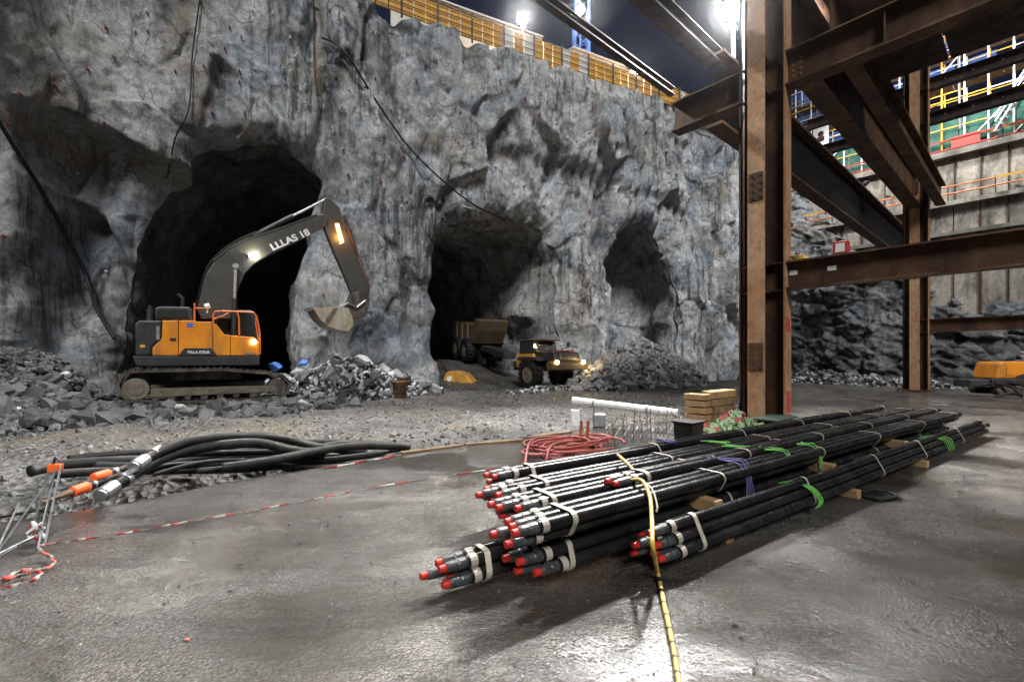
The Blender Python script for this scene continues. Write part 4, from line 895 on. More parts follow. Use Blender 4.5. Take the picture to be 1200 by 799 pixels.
# stick
REDD0 = pm('dull_red_hose', (.2, .035, .025), (.12, .02, .016), 6)
stick_px = [(380, 233), (384, 231), (398, 243), (403, 262), (409, 277), (434, 336), (432, 350), (424, 353), (413, 346), (402, 318), (391, 294), (381, 268), (378, 256)]
b = MB(); b.extr(ep(stick_px, BY0+.08), BY0+.08, BY1-.08); stk = bevel(b.build('stick', BOOMC, ex), .03)
x0, z0 = on_plane(401, 252, EM, 1.4); x1, z1 = on_plane(417, 300, EM, 1.4); x2, z2 = on_plane(431, 334, EM, 1.4)
b = MB(); b.cyl((x0+.08, 1.42, z0), (x1+.08, 1.42, z1), .075, 12); b.build('bucket_cylinder', CHAR, ex); b = MB(); b.cyl((x1+.08, 1.42, z1), (x2+.03, 1.42, z2), .04, 10); b.build('cylinder_rod', CHROME, ex)
b = MB(); P_ = ep([(404, 262), (412, 285), (424, 312), (432, 336)], 1.25); b.tube(catm([(x+.05, 1.25, z) for x, z in P_], 4), .02, 6); b.build('hydraulic_hose', REDD0, stk)
x, z = on_plane(398, 277, EM, BY0); b = MB(); b.extr(ep([(393, 262), (397, 262), (403, 284), (399, 286)], BY0+.03), BY0+.03, BY0+.075); b.build('amber_glow_strip', AMBER, stk)  # emissive strip stands in for amber light falling on the stick
elight('amber_glow', x, BY0-.15, z, 14, (1, .42, .08))
b = MB(); b.extr(ep([(412, 344), (432, 338), (433, 358), (428, 372), (412, 374), (404, 362)], 1.22), 1.22, 1.62); bevel(b.build('quick_coupler', TRACK, ex), .03)
# bucket: curved shell with cheeks and teeth, mouth to the left
prof = [(367, 361), (374, 373), (384, 382), (398, 387), (408, 388), (414, 381), (413, 370), (408, 361), (398, 359)]
y0, y1 = .85, 2.0; pf = ep(prof, y0); n_ = len(pf); b = MB()
cxm = sum(p[0] for p in pf)/n_; czm = sum(p[1] for p in pf)/n_
shell = pf[:8]; ins = [(cxm+(x-cxm)*.93, czm+(z-czm)*.9) for x, z in shell]; m_ = len(shell)
b.add([(x, y0, z) for x, z in shell]+[(x, y1, z) for x, z in shell]+[(x, y0, z) for x, z in ins]+[(x, y1, z) for x, z in ins],
      [f for i in range(m_-1) for f in ((i, i+1, m_+i+1, m_+i), (2*m_+i, 3*m_+i, 3*m_+i+1, 2*m_+i+1))]+[(0, m_, 3*m_, 2*m_), (m_-1, 3*m_-1, 4*m_-1, 2*m_-1)])
bk = b.build('bucket', BUCKETM, ex, False)
for yy in (y0, y1-.04): b = MB(); b.extr(pf, yy-.004, yy+.04); b.build('bucket_cheek', BUCKETM, bk)
b = MB(); b.extr(ep([(380, 377), (384, 381), (396, 361), (391, 361)], y0-.03), y0-.03, y0-.006); b.build('wear_plate', MUD, bk)
for k in range(5):
    yy = y0+.08+k*.24; x, z = pf[0]; b = MB(); b.extr([(x-.16, z+.03), (x+.06, z+.05), (x+.08, z-.09)], yy, yy+.1); b.build('tooth', GALV, bk)
P_ = ep([(398, 359), (408, 355), (418, 360), (428, 352)], 1.1); b = MB(); b.tube([(x, 1.1, z) for x, z in P_], .035, 7); b.build('bucket_link', GALV, ex)

# ================================================================== DUMP TRUCK
tc = at(640, 452, 27.0); TH = Vector((.62, -.78, 0)).normalized()        # heading of the tractor, towards the camera and right
tr = empty('dump_truck', 'yellow articulated dump truck with lit headlamps leaving the second tunnel', 'dump truck', (tc.x, tc.y, tc.z), (TH.x, TH.y))
def wheel(c, r, w, parent=tr, axis=Vector((0, 1, 0))):
    c = Vector(c); b = MB(); n_ = 24; prof_ = [(-.5, .62), (-.5, .9), (-.4, 1.), (.4, 1.), (.5, .9), (.5, .62)]
    fwd = Vector((axis.y, -axis.x, 0)); V_ = []; F_ = []
    for k in range(n_):
        g = 2*math.pi*k/n_; dd = fwd*math.cos(g)+UP*math.sin(g)
        for u, q in prof_: V_.append(c+axis*(u*w)+dd*(q*r))
    m_ = len(prof_)
    for k in range(n_):
        for j in range(m_-1): F_.append((k*m_+j, k*m_+j+1, ((k+1) % n_)*m_+j+1, ((k+1) % n_)*m_+j))
    b.add(V_, F_); wh = b.build('wheel', RUBBER, parent)
    b = MB()
    for k in range(18):
        g = 2*math.pi*k/18; dd = fwd*math.cos(g)+UP*math.sin(g); tt_ = -fwd*math.sin(g)+UP*math.cos(g); M_ = Matrix((tt_, axis, dd)).transposed(); b.box(c+dd*(r*1.015), (.12*r, w*.92, .07*r), M_)
    b.build('tread', RUBBER, wh); b = MB(); b.cyl(c-axis*w*.38, c+axis*w*.38, r*.63, 16); b.cyl(c-axis*w*.42, c+axis*w*.42, r*.25, 10); b.build('rim', MUD, wh)
TY = pm('truck_yellow', (.6, .3, .02), (.45, .21, .02), 1.5, (.4, .6), 0, .1, dirt=(.22, .16, .09), dscale=1.3)
TYD = pm('muddy_shaded_yellow', (.1, .066, .022), (.06, .045, .023), 1.5, (.5, .7), 0, .2, dirt=(.07, .06, .045), dscale=1.2)  # muddy paint with the tipping body's shade darkened into it
for s_ in (-1, 1): wheel((0, s_*1.2, .72), .82, .62)
b = MB(); b.extr([(-2.2, .9), (1.55, .9), (1.7, 1.15), (1.7, 1.45), (-2.2, 1.45)], -.75, .75); bevel(b.build('chassis', CHAR, tr), .03)
b = MB(); b.extr([(.1, 1.5), (1.75, 1.45), (1.82, 1.6), (1.7, 1.98), (.1, 2.08)], -1.0, 1.0); hd2 = bevel(b.build('bonnet', CHAR, tr), .06)
b = MB(); b.extr([(1.55, .95), (1.95, 1.0), (2.0, 1.35), (1.7, 1.5), (1.5, 1.4)], -1.4, 1.4); bevel(b.build('bumper', TYD, tr), .05)
b = MB(); b.box((1.83, 0, 1.74), (.05, 1.3, .34)); gl = b.build('grille', GALV, tr)
for k in range(6): b = MB(); b.box((1.87, 0, 1.6+k*.055), (.03, 1.2, .025)); b.build('grille_bar', CHAR, gl)
b = MB(); b.extr([(-1.5, 1.45), (.08, 1.45), (.08, 2.1), (-.12, 2.66), (-1.45, 2.66)], -.85, .85); cb2 = bevel(b.build('cab', CHAR, tr), .05)
b = MB(); b.add([(.1, -.72, 2.12), (.1, .72, 2.12), (-.1, .72, 2.6), (-.1, -.72, 2.6)], [(0, 1, 2, 3)]); q = b.build('windscreen', GLASSD, cb2); q.modifiers.new('thick', 'SOLIDIFY').thickness = .03
for s_ in (-1, 1):
    b = MB(); b.extr([(-1.35, 1.95), (-.0, 1.95), (-.16, 2.58), (-1.35, 2.58)], s_*.87-.01, s_*.87+.01); b.build('side_window', GLASSD, cb2)
    b = MB(); b.extr([(-1.4, 1.1), (.3, 1.1), (.3, 1.6), (.05, 1.9), (-1.4, 1.9)], s_*1.0-.12, s_*1.0+.12); b.build('door_panel', TY, cb2)
    b = MB(); b.extr([(-.95, 1.5), (-.8, 1.72), (.75, 1.72), (.95, 1.5)], s_*1.15-.35, s_*1.15+.35); bevel(b.build('mudguard', CHAR, tr), .03)
    b = MB(); b.cyl((1.97, s_*1.05, 1.42), (2.06, s_*1.05, 1.42), .11, 14); b.build('headlamp', LAMPW, tr)
    b = MB(); b.tube([(.3, s_*.95, 2.2), (.6, s_*1.25, 2.3), (.6, s_*1.25, 2.6)], .03, 6); b.box((.6, s_*1.25, 2.45), (.05, .18, .3)); b.build('mirror', CHAR, tr)
b = MB(); b.box((-.6, 0, 2.72), (1.75, 1.8, .08)); b.build('roof', TYD, cb2)
b = MB(); b.box((1.1, .4, 2.06), (.9, .9, .05)); b.build('red_decal', REDW, hd2)
b = MB(); b.cyl((.1, -.95, 2.35), (.2, -.95, 2.35), .11, 12); b.build('roof_lamp', LAMPW, tr)
for s_ in (-1, 1): b = MB(); b.tube([(.2, s_*.92, 2.05), (1.6, s_*.92, 1.98), (1.7, s_*.92, 2.3), (.2, s_*.92, 2.42)], .025, 6); b.build('hand_rail', GALV, tr)
b = MB(); b.tube([(-.9, .9, 1.5), (-.9, .95, 3.3), (-1.0, .95, 3.55)], .07, 8); b.build('exhaust', GALV, tr)
d_ = bpy.data.lights.new('headlamp_glow', 'POINT'); d_.energy = 14; d_.color = (1, .72, .35); d_.shadow_soft_size = .1; o = bpy.data.objects.new('headlamp_glow', d_); COL.objects.link(o); o.parent = tr; o.location = (2.4, 1.0, 1.4)
# trailer with tipping body: its own heading, higher up the ramp
Mi = frame((tc.x, tc.y, tc.z), (TH.x, TH.y)).inverted()
tb0 = Mi @ at(560, 421, 34.5); tb0.z += .0; front = Mi @ at(604, 444, 29.0)
td = Vector((front.x-tb0.x, front.y-tb0.y, 0)).normalized(); ts = Vector((-td.y, td.x, 0)); slope = (front.z-tb0.z)/(Vector((front.x-tb0.x, front.y-tb0.y)).length)
TM = Matrix((td+UP*slope*.6, ts, UP)).transposed()
def tp(x, y, z): return tb0+TM @ Vector((x, y, z))
def textr(poly, y0, y1): b = MB(); n_ = len(poly); b.add([tp(x, y0, z) for x, z in poly]+[tp(x, y1, z) for x, z in poly], [tuple(range(n_)), tuple(reversed(range(n_, 2*n_)))]+[(i, i+n_, (i+1) % n_+n_, (i+1) % n_) for i in range(n_)]); return b
for dx in (-1.0, .85):
    for s_ in (-1, 1): wheel(tp(dx, s_*1.2, .8), .82, .6, tr, ts)
bevel(textr([(-1.8, .9), (5.4, .7), (5.4, 1.1), (-1.8, 1.35)], -.45, .45).build('rear_frame', CHAR, tr), .03)
body = bevel(textr([(-2.9, 2.6), (-2.1, 1.5), (1.9, 1.35), (2.6, 2.3), (3.0, 3.05), (2.3, 3.15), (1.9, 2.75), (-2.4, 2.75)], -1.15, 1.15).build('tipping_body', TYD, tr), .04)
for s_ in (-1, 1):
    for x in (-1.4, -.3, .8): textr([(x, 1.5), (x+.16, 1.5), (x+.16, 2.7), (x, 2.7)], s_*1.2-.06, s_*1.2+.06).build('body_rib', TYD, body)
b = MB(); b.cyl(tp(3.0, .9, 1.15), tp(4.2, .9, 1.05), .38, 14); b.build('fuel_tank', GALV, tr)

# yellow bucket attachment and rusty drum lying on the pit floor
c = gr(540, 451, -.15); at_o = empty('bucket_attachment', 'yellow excavator bucket attachment lying on the pit floor', 'attachment', c, (.9, -.3))
prof_ = [(-.95, 0), (-.98, .45), (-.75, .82), (-.35, .9), (.1, .85), (.6, .6), (1.0, .12), (.9, 0)]; b = MB(); b.extr(prof_, -.45, .45); bevel(b.build('shell', TY, at_o), .06)
for x in (-.6, -.1, .35): b = MB(); b.extr([(x, .02), (x+.07, .02), (x+.07, .8-.3*max(0, x)), (x, .86-.3*max(0, x))], -.49, .49); b.build('rib', TY, at_o)
b = MB(); b.cyl((-.55, -.5, .4), (-.55, -.46, .4), .17, 14); b.build('plate', WHITE_P, at_o)
b = MB(); b.bar((-.9, -.1, .75), (-1.35, -.1, 1.5), .1, .06); b.bar((-.7, -.2, .85), (-1.2, -.3, 1.3), .06, .05); b.build('lug', RUST, at_o)
for k in range(4): b = MB(); b.extr([(.85, .05+.0*k), (1.3, .0), (.9, .18)], -.4+k*.24, -.3+k*.24); b.build('tooth', GALV, at_o)
c = gr(468, 466, -.15); dr = empty('drum', 'small rusty drum standing on the pit floor', 'drum', c)
b = MB(); b.tube([(0, 0, 0), (0, 0, .02), (0, 0, .22), (0, 0, .24), (0, 0, .26), (0, 0, .5), (0, 0, .52), (0, 0, .75)], [.27, .28, .28, .3, .28, .28, .3, .28], 18); b.build('body', RUST, dr)
b = MB(); b.tube([(.29*math.cos(g), .29*math.sin(g), .7) for g in np.linspace(0, 6.28, 19)], .018, 6); b.build('hoop', TY, dr); b = MB(); b.box((.05, 0, .8), (.3, .08, .12)); b.build('lid_handle', RUST, dr)
for px, py, d, k in ((322, 430, 19.5, .35), (356, 426, 19.0, .3)):
    b = MB(); rs2 = random.Random(px); c = at(px, py, d)
    me = HULLS[rs2.randrange(14)].copy(); o = link('blue_sack', me, BLUEST); o.location = c; o.scale = (k*1.6,)*3
    tag(o, 'crumpled blue sack on the rubble ' + ('near the excavator front' if px < 340 else 'beneath the bucket'), 'sack')

# ================================================================== PIPE STACK
PU = Vector((.824, .566, 0)).normalized(); PV = Vector((PU.y, -PU.x, 0))
def UV(u, v, z): return PU*u+PV*v+UP*z
def hull2(pts):
    pts = sorted(set((round(a, 5), round(b, 5)) for a, b in pts)); 
    def half(p):
        h = []
        for q in p:
            while len(h) > 1 and (h[-1][0]-h[-2][0])*(q[1]-h[-2][1])-(h[-1][1]-h[-2][1])*(q[0]-h[-2][0]) <= 0: h.pop()
            h.append(q)
        return h
    a = half(pts); b = half(pts[::-1]); return a[:-1]+b[:-1]
def bundle(label, u0, v0, z0, cells, r, L, seed, stag=.16, tapes=6):
    rd = random.Random(seed); root = empty('pipe_bundle', label, 'pipe bundle', (0, 0, 0), None, 'bundles of black pipes on the slab')
    cs = []; u0 += .19; L -= .19
    for (dv, dz) in cells:
        cv, cz = v0+dv*r*2.04, z0+dz*r*1.78; cs.append((cv, cz)); du = rd.uniform(-stag, stag*.4); e = u0+du; f = e+L+rd.uniform(-.25, .25)
        wob = [UV(e+.0, cv, cz)]+[UV(e+(f-e)*k/6, cv+rd.uniform(-.004, .004), cz-.006*math.sin(k*1.3)) for k in range(1, 6)]+[UV(f, cv, cz)]
        b = MB(); b.tube(wob, r, 14); p = b.build('pipe', PIPE, root, True); md = p.modifiers.new('split', 'EDGE_SPLIT'); md.split_angle = math.radians(50)
        b = MB(); b.tube([UV(e-.15, cv, cz), UV(e-.13, cv, cz), UV(e-.07, cv, cz), UV(e-.06, cv, cz), UV(e+.01, cv, cz)], [r*.72, r*.8, r*.8, r*.88, r*.88], 14); b.build('sleeve', SLEEVE, p)
        b = MB(); b.tube([UV(e-.20, cv, cz), UV(e-.195, cv, cz), UV(e-.145, cv, cz)], [r*.38, r*.55, r*.6], 12); b.build('cap', CAPR, p)
        b = MB(); b.tube([UV(f-.01, cv, cz), UV(f+.06, cv, cz), UV(f+.1, cv, cz)], [r*.8, r*.8, r*.6], 10); b.build('sleeve', RUST, p)
        b = MB(); b.tube([UV(e+.02, cv, cz), UV(e+.075, cv, cz)], r+.003, 14, False); b.build('tape', TAPE, p)
    hp = hull2([(cv+(r+.005)*math.cos(g), cz+(r+.005)*math.sin(g)) for cv, cz in cs for g in np.linspace(0, 6.283, 17)])
    for k in range(tapes):
        u = u0+.16+k*(L-.4)/(tapes-1)+rd.uniform(-.12, .12); w = .022 if k else .045; sk = rd.uniform(-.03, .03); n_ = len(hp); b = MB()
        b.add([UV(u+sk*(z-z0)/r*.4, v, z) for v, z in hp]+[UV(u+w+sk*(z-z0)/r*.4, v, z) for v, z in hp], [(i, (i+1) % n_, (i+1) % n_+n_, i+n_) for i in range(n_)])
        o = b.build('strap', TAPE, root); o.modifiers.new('thick', 'SOLIDIFY').thickness = .004
    return root
SIX = [(-1, 0), (0, 0), (1, 0), (-.5, 1), (.5, 1), (1.5, 1)]; TRI = [(-.5, 0), (.5, 0), (0, 1)]; FIVE = [(-1, 0), (0, 0), (1, 0), (-.5, 1), (.5, 1)]; SEVEN = [(-1, 0), (0, 0), (1, 0), (-.5, 1), (.5, 1), (-1.5, 1), (0, 2)]; FOUR = [(-.5, 0), (.5, 0), (0, 1), (1, 1)]
LP = 10.3
bundle('lowest pipe bundle whose red caps stick out furthest to the left', 1.36, -2.77, .125, FIVE, .046, LP, 1)
bundle('low pipe bundle lying under the front edge of the upper layer', 1.86, -2.53, .145, FIVE, .046, LP, 2)
bundle('nearest low pipe bundle on the right with a cluster of red caps', 2.72, -2.17, .155, SEVEN, .044, LP-.2, 3, .14)
bundle('front pipe bundle of the upper layer, next to the yellow hose', 1.72, -2.50, .405, SIX, .046, LP, 4)
bundle('upper pipe bundle second from the front, tied with two white bands', 1.92, -2.87, .405, SIX, .046, LP, 5)
bundle('upper pipe bundle third from the front, left of the middle', 1.98, -3.22, .405, SIX, .046, LP, 6)
bundle('rearmost pipe bundle on the upper layer, beside the red hoses', 2.36, -3.62, .405, FIVE, .046, LP-.3, 7)
bundle('short pair of pipes lying on top in the middle of the stack', 2.95, -2.68, .545, [(-.5, 0), (.5, 0)], .045, LP-1.2, 8)
bundle('low pipe bundle in the middle, under the upper layer and its timbers', 2.6, -3.15, .16, FOUR, .056, LP-.8, 9, .1, 3)
bundle('low pipe bundle at the back, under the rearmost upper bundle', 2.7, -3.55, .16, TRI, .056, LP-.8, 10, .1, 3)
k = 0
for u, lo in ((3.71, 'near'), (6.07, 'middle'), (8.6, 'far')):
    q = MB(); M_ = Matrix((PU, PV, UP)).transposed(); q.box(UV(u, -2.98, .295), (.11, 1.5, .118), M_); bevel(tag(q.build('timber_bearer', TIMB), f'timber between the pipe layers, {lo} one of three', 'timber', 'timbers under the pipes'), .006)
    q = MB(); q.box(UV(u+.05, -2.88, .05), (.11, 1.75 if lo != 'near' else 1.45, .095), M_); bevel(tag(q.build('timber_bearer', TIMB), f'timber on the slab under the lowest pipes, {lo} one of three', 'timber', 'timbers under the pipes'), .006)
# slings
def sling(pts, r, mat, label, n=6, name='lifting_sling', flat=True):
    q = MB(); P_ = catm(pts, 7); q.tube(P_, r, n); return tag(q.build(name, mat, None, True), label, 'sling')
ZT = .545
def drape(u, v0, v1, seed, amp=.05, zdrop=.3):
    r_ = random.Random(seed); P_ = []
    for k in range(9):
        t = k/8; v = v0+(v1-v0)*t; z = ZT+.012+.02*abs(math.sin(t*7)) if v < -2.36 else max(.42-(v+2.36)*0, ZT-(v+2.36)*3.2)
        P_.append(UV(u+r_.uniform(-amp, amp)+t*.05, min(v, -2.33+.015*k), z if v < -2.36 else ZT-(t)*zdrop))
    return P_
def cross(u, v0, v1, mat, label, sd, r=.008, hang=.28, skew=.2, loops=3):
    root = empty('lifting_sling', label, 'sling'); r_ = random.Random(sd)
    for k in range(loops):
        P_ = []; nn = 3
        for j in range(nn+1):
            t = j/nn; v = v0+(v1-v0)*t; P_.append(UV(u+skew*t+k*.03+r_.uniform(-.045, .045), v, ZT+.012+.006*k))
        if hang: 
            P_ += [UV(u+skew+k*.035, v1+.06, ZT-.05), UV(u+skew+.03*k+.02, v1+.075, ZT-hang*.6), UV(u+skew+.05*k, v1+.085, ZT-hang)]
        q = MB(); q.tube(catm(P_, 6), r, 6); q.build('strand', mat, root, True)
    return root
cross(4.25, -2.72, -2.42, PURP_S, 'violet sling draped over the front edge of the pipes', 1, .009, .3, .1, 4)
cross(4.7, -3.7, -3.45, PURP_S, 'violet sling over the rear pipes near the wire basket', 2, .012, 0, .1, 2)
cross(5.05, -3.0, -2.45, GREEN_S, 'green sling knotted over the pipes in the middle of the stack', 3, .008, .12, .25, 3)
cross(5.9, -2.55, -2.42, GREEN_S, 'green sling loop hanging down the front of the upper pipes', 4, .008, .26, .05, 3)
cross(5.1, -3.3, -3.05, GREEN_S, 'short green sling on the rear pipes beside the purple one', 6, .01, 0, .15, 2)
root = empty('lifting_sling', 'green sling hanging round the lowest front pipes', 'sling')
for k in range(4):
    q = MB(); q.tube(catm([UV(5.0+k*.03, -2.36, .27), UV(5.02+k*.03, -2.2, .315), UV(5.03+k*.03, -2.06, .27), UV(5.05+k*.03, -1.99, .17), UV(5.03+k*.03, -2.02, .09)], 6), .007, 6); q.build('strand', GREEN_S, root, True)
root = empty('lifting_sling', 'green sling round the far end of the low front bundle', 'sling')
for k in range(4):
    q = MB(); q.tube(catm([UV(9.6+k*.12, -2.36, .28), UV(9.65+k*.1, -2.2, .315), UV(9.7+k*.12, -2.06, .27), UV(9.7+k*.1, -2.0, .12)], 6), .008, 6); q.build('strand', GREEN_S, root, True)
# yellow hose across the stack and over the slab to the camera
ph = [at(724, 533, 4.55), at(735, 543, 4.3), at(742, 552, 4.15), at(733, 556, 4.05), at(737, 562, 3.9), at(752, 563, 3.72), at(761, 580, 3.5), at(764, 610, 3.22), at(765, 640, 2.95)]
ph += [gr(771, 672, .045), gr(778, 706, .022), gr(787, 748, .02), gr(795, 795, .02), gr(803, 860, .02), gr(812, 960, .02)]
q = MB(); q.tube(catm(ph, 8), .0155, 9); hs = tag(q.build('air_hose', YHOSE, None, True), 'yellow air hose draped over the pipes and running across the slab', 'hose')
pc = catm(ph[9:14], 8); q = MB()
for i in range(2, len(pc)-2, 3): d = (pc[i+1]-pc[i]).normalized(); q.cyl(pc[i]-d*.004, pc[i]+d*.012, .0165, 9)
q.build('wrap', RUBBER, hs)
q = MB(); q.tube(catm([at(752, 563, 3.70), at(764, 573, 3.55), at(770, 592, 3.4), at(769, 600, 3.36)], 7), .008, 6); q.build('strand', TAPE, hs, True)

# ================================================================== CABLES AT THE SLAB EDGE
def cable(pts, r, label, mat=RUBBER, end=None, name='power_cable', cat='cable'):
    P_ = catm(pts, 9); e = empty(name, label, cat); q = MB(); q.tube(P_, r, 12); q.build('sheath', mat, e, True)
    if end:
        d = (P_[0]-P_[2]).normalized(); p = P_[0]
        if end == 'metal':
            q = MB(); q.cyl(p-d*.16, p+d*.03, r*1.18, 14); o = q.build('coupling', GALV, e); bevel(o, .008)
            q = MB(); q.cyl(p+d*.03, p+d*.06, r*1.0, 14); q.build('end_plug', GALV, e); q = MB(); q.cyl(p-d*.42, p-d*.3, r*1.12, 14); q.build('clamp', GALV, e)
        else:
            q = MB(); q.tube([p-d*.06, p-d*.05, p+d*.14, p+d*.15], [r*1.1, r*1.25, r*1.1, r*.7], 12); q.build('end_cap', ORP, e)
            if end == 'tip': q = MB(); q.cyl(p+d*.15, p+d*.5, r*.7, 10, r*.3); q.build('pulling_tip', TIMBD, e)
            q = MB(); q.cyl(p-d*.2, p-d*.12, r*1.08, 12); q.build('clamp', GALV, e)
    return e
def C(px, py, z): 
    return gr(px, py, z)
def cz(px, py, d): return at(px, py, d)
cable([cz(122, 578, 5.35), cz(150, 560, 5.7), cz(190, 537, 6.2), cz(240, 524, 6.6), cz(300, 519, 7.0), cz(340, 527, 7.3), cz(380, 533, 7.6)], .075, 'thick black cable with steel coupling, nearest end on the slab', end='metal')
cable([cz(160, 545, 5.75), cz(185, 530, 6.1), cz(225, 516, 6.5), cz(280, 511, 7.0), cz(330, 513, 7.5), cz(370, 523, 7.9), cz(430, 530, 8.2)], .07, 'thick black cable arching highest behind the steel coupling', end='metal')
cable([cz(97, 572, 5.5), cz(115, 566, 5.7), cz(150, 556, 6.0), cz(200, 546, 6.5), cz(280, 542, 7.0), cz(360, 534, 7.6)], .055, 'black cable with orange end cap and pointed tip', end='tip')
cable([cz(122, 556, 5.8), cz(140, 551, 6.0), cz(170, 541, 6.3), cz(220, 532, 6.8), cz(300, 530, 7.3), cz(400, 526, 8.0), cz(462, 520, 8.5)], .05, 'black cable with orange end cap lying behind the pointed one', end='cap')
cable([cz(35, 552, 6.2), cz(70, 545, 6.5), cz(140, 540, 6.9), cz(220, 538, 7.4), cz(300, 536, 7.7), cz(360, 529, 8.0), cz(400, 521, 8.3), cz(460, 522, 8.6)], .08, 'thick black cable running along the far side of the bundle')
cable([cz(80, 538, 6.9), cz(150, 531, 7.2), cz(230, 530, 7.6), cz(300, 522, 7.9), cz(350, 518, 8.2), cz(420, 519, 8.6)], .06, 'black cable at the back of the bundle next to the gravel')
cable([cz(180, 556, 5.9), cz(240, 541, 6.4), cz(300, 539, 7.0), cz(350, 546, 7.3), cz(390, 546, 7.6), cz(440, 538, 8.0), cz(500, 527, 8.4)], .03, 'thin black cable snaking over the front of the cable bundle')
cable([cz(260, 548, 6.5), cz(310, 541, 6.8), cz(360, 531, 7.3), cz(400, 524, 7.7), cz(440, 522, 8.0), cz(480, 524, 8.3)], .07, 'glossy black cable on the right of the cable bundle')
cable([cz(60, 556, 6.0), cz(120, 552, 6.4), cz(200, 551, 6.8), cz(290, 549, 7.1), cz(370, 541, 7.6), cz(450, 531, 8.2)], .06, 'black cable low in the mud at the front of the bundle')
cable([cz(110, 545, 6.6), cz(180, 544, 6.9), cz(250, 534, 7.3), cz(310, 526, 7.6), cz(360, 536, 7.8), cz(420, 533, 8.2), cz(470, 526, 8.6)], .05, 'black cable weaving through the middle of the bundle')
cable([cz(230, 552, 6.6), cz(290, 546, 6.9), cz(340, 538, 7.3), cz(390, 538, 7.7), cz(455, 529, 8.3)], .045, 'slim black cable crossing low on the right of the bundle')
cable([C(-20, 610, .015), C(20, 602, .015), C(45, 598, .015), C(62, 601, .015)], .014, 'short thin black cable end on the slab left of the cable bundle')
# edge boards along the slab
for i, (p0, p1) in enumerate((((470, 531), (540, 522)), ((545, 521), (612, 515.5)), ((618, 513), (668, 506)))):
    q = MB(); q.bar(gr(*p0, .02), gr(*p1, .02), .12, .05); bevel(tag(q.build('edge_board', TIMBD), ('muddy board along the slab edge, ' + ('left', 'middle', 'right')[i] + ' one of three'), 'board', 'boards along the slab edge'), .01)
# barrier tape lying over the slab
def ribbon(pts, w, nseg, label, name='barrier_tape'):
    e = empty(name, label, 'barrier tape'); P_ = catm(pts, 14); n_ = len(P_)
    for k in range(nseg):
        i0, i1 = int(k*(n_-1)/nseg), int((k+1)*(n_-1)/nseg); q = MB()
        if i1 <= i0: continue
        V_ = []
        for i in range(i0, i1+1):
            g = 1.2+math.sin(i*.55)*1.0; d = (P_[min(i+1, n_-1)]-P_[max(i-1, 0)]).normalized(); sd_ = d.cross(UP).normalized(); u_ = sd_*math.cos(g)+UP*math.sin(g); V_ += [P_[i]+u_*w/2+UP*w*.5, P_[i]-u_*w/2+UP*w*.5]
        q.add(V_, [(2*j, 2*j+1, 2*j+3, 2*j+2) for j in range(i1-i0)]); o = q.build('stripe', REDW if k % 2 else TAPEW, e, True); o.modifiers.new('thick', 'SOLIDIFY').thickness = .002
    return e
ribbon([gr(47, 640, .05), gr(100, 632, .02), gr(160, 623, .012), gr(230, 610, .01), gr(300, 598, .01), gr(380, 583, .012), gr(470, 566, .01), gr(585, 549, .01)], .016, 46, 'long red and white barrier tape lying across the slab')
ribbon([gr(470, 534, .06), gr(430, 541, .05), gr(380, 550, .04)], .03, 6, 'short red and white tape along the slab edge by the cables')
ribbon([gr(44, 645, .06), gr(60, 655, .02), gr(62, 664, .01), gr(40, 672, .015), gr(12, 680, .01), gr(-6, 690, .01), gr(20, 688, .03), gr(48, 676, .035), gr(30, 670, .05), gr(5, 680, .04), gr(-15, 688, .02)], .03, 24, 'heap of red and white tape at the foot of the folding stand')
# folding wire stand with orange clip
fs = empty('folding_stand', 'folding steel rod barrier stand with orange clip and tied tape', 'stand')
top = at(65, 548, 4.1)
for p1, dx in (((45, 641), 0), ((36, 628), -.05), ((-14, 662), .03), ((52, 640), .05)):
    q = MB(); q.cyl(top+Vector((dx, 0, .02)), gr(*p1, .01), .009, 7); q.build('rod', GALV, fs)
q = MB(); q.cyl(gr(38, 624, .35), gr(52, 618, .4), .008, 6); q.build('crossbar', GALV, fs)
for a_, b_ in (((-30, 700), (22, 590)), ((-30, 668), (20, 640)), ((-5, 650), (40, 628))): q = MB(); q.cyl(gr(*a_, .012), gr(*b_, .2 if b_[1] < 600 else .1), .008, 6); q.build('rod', GALV, fs)
q = MB(); q.box(top+Vector((0, 0, -.0)), (.1, .06, .07)); bevel(q.build('clip', ORP, fs), .008)
q = MB(); q.tube([top+Vector((-.02, 0, .03)), top+Vector((0, 0, .1)), top+Vector((.04, 0, .06))], .012, 6); q.build('hook', CHAR, fs)
kn = gr(42, 620, .12)
for k in range(5): q = MB(); rk = random.Random(k); q.tube(catm([kn+Vector((rk.uniform(-.06, .06), rk.uniform(-.03, .03), rk.uniform(-.1, .1))) for _ in range(5)], 5), .014, 6); q.build('tied_tape', REDW if k % 2 else WHITE_P, fs, True)

# ================================================================== THINGS BETWEEN STACK AND COLUMN
rh = empty('red_hose_coil', 'loose coil of red hoses on the slab behind the pipes', 'hose coil')
for k in range(11):
    rk = random.Random(40+k); c = gr(668+rk.uniform(-18, 22), 529+rk.uniform(-4, 5), .0); ax_, ay_ = rk.uniform(.55, 1.0), rk.uniform(.25, .55); g0 = rk.uniform(0, 6); P_ = []
    for j in range(14): g = g0+j*.42; P_.append(c+PU*(ax_*math.cos(g))+PV*(ay_*math.sin(g))+UP*(.03+.022*k*.6+.02*rk.random()))
    q = MB(); q.tube(catm(P_, 5), .02, 7); q.build('hose', REDH, rh, True)
for p in (((615, 545), (620, 520), (628, 514)), ((640, 540), (650, 520), (690, 515))): q = MB(); q.tube(catm([gr(*p[0], .03), gr(*p[1], .2), gr(*p[2], .1)], 6), .02, 7); q.build('hose', REDH, rh, True)
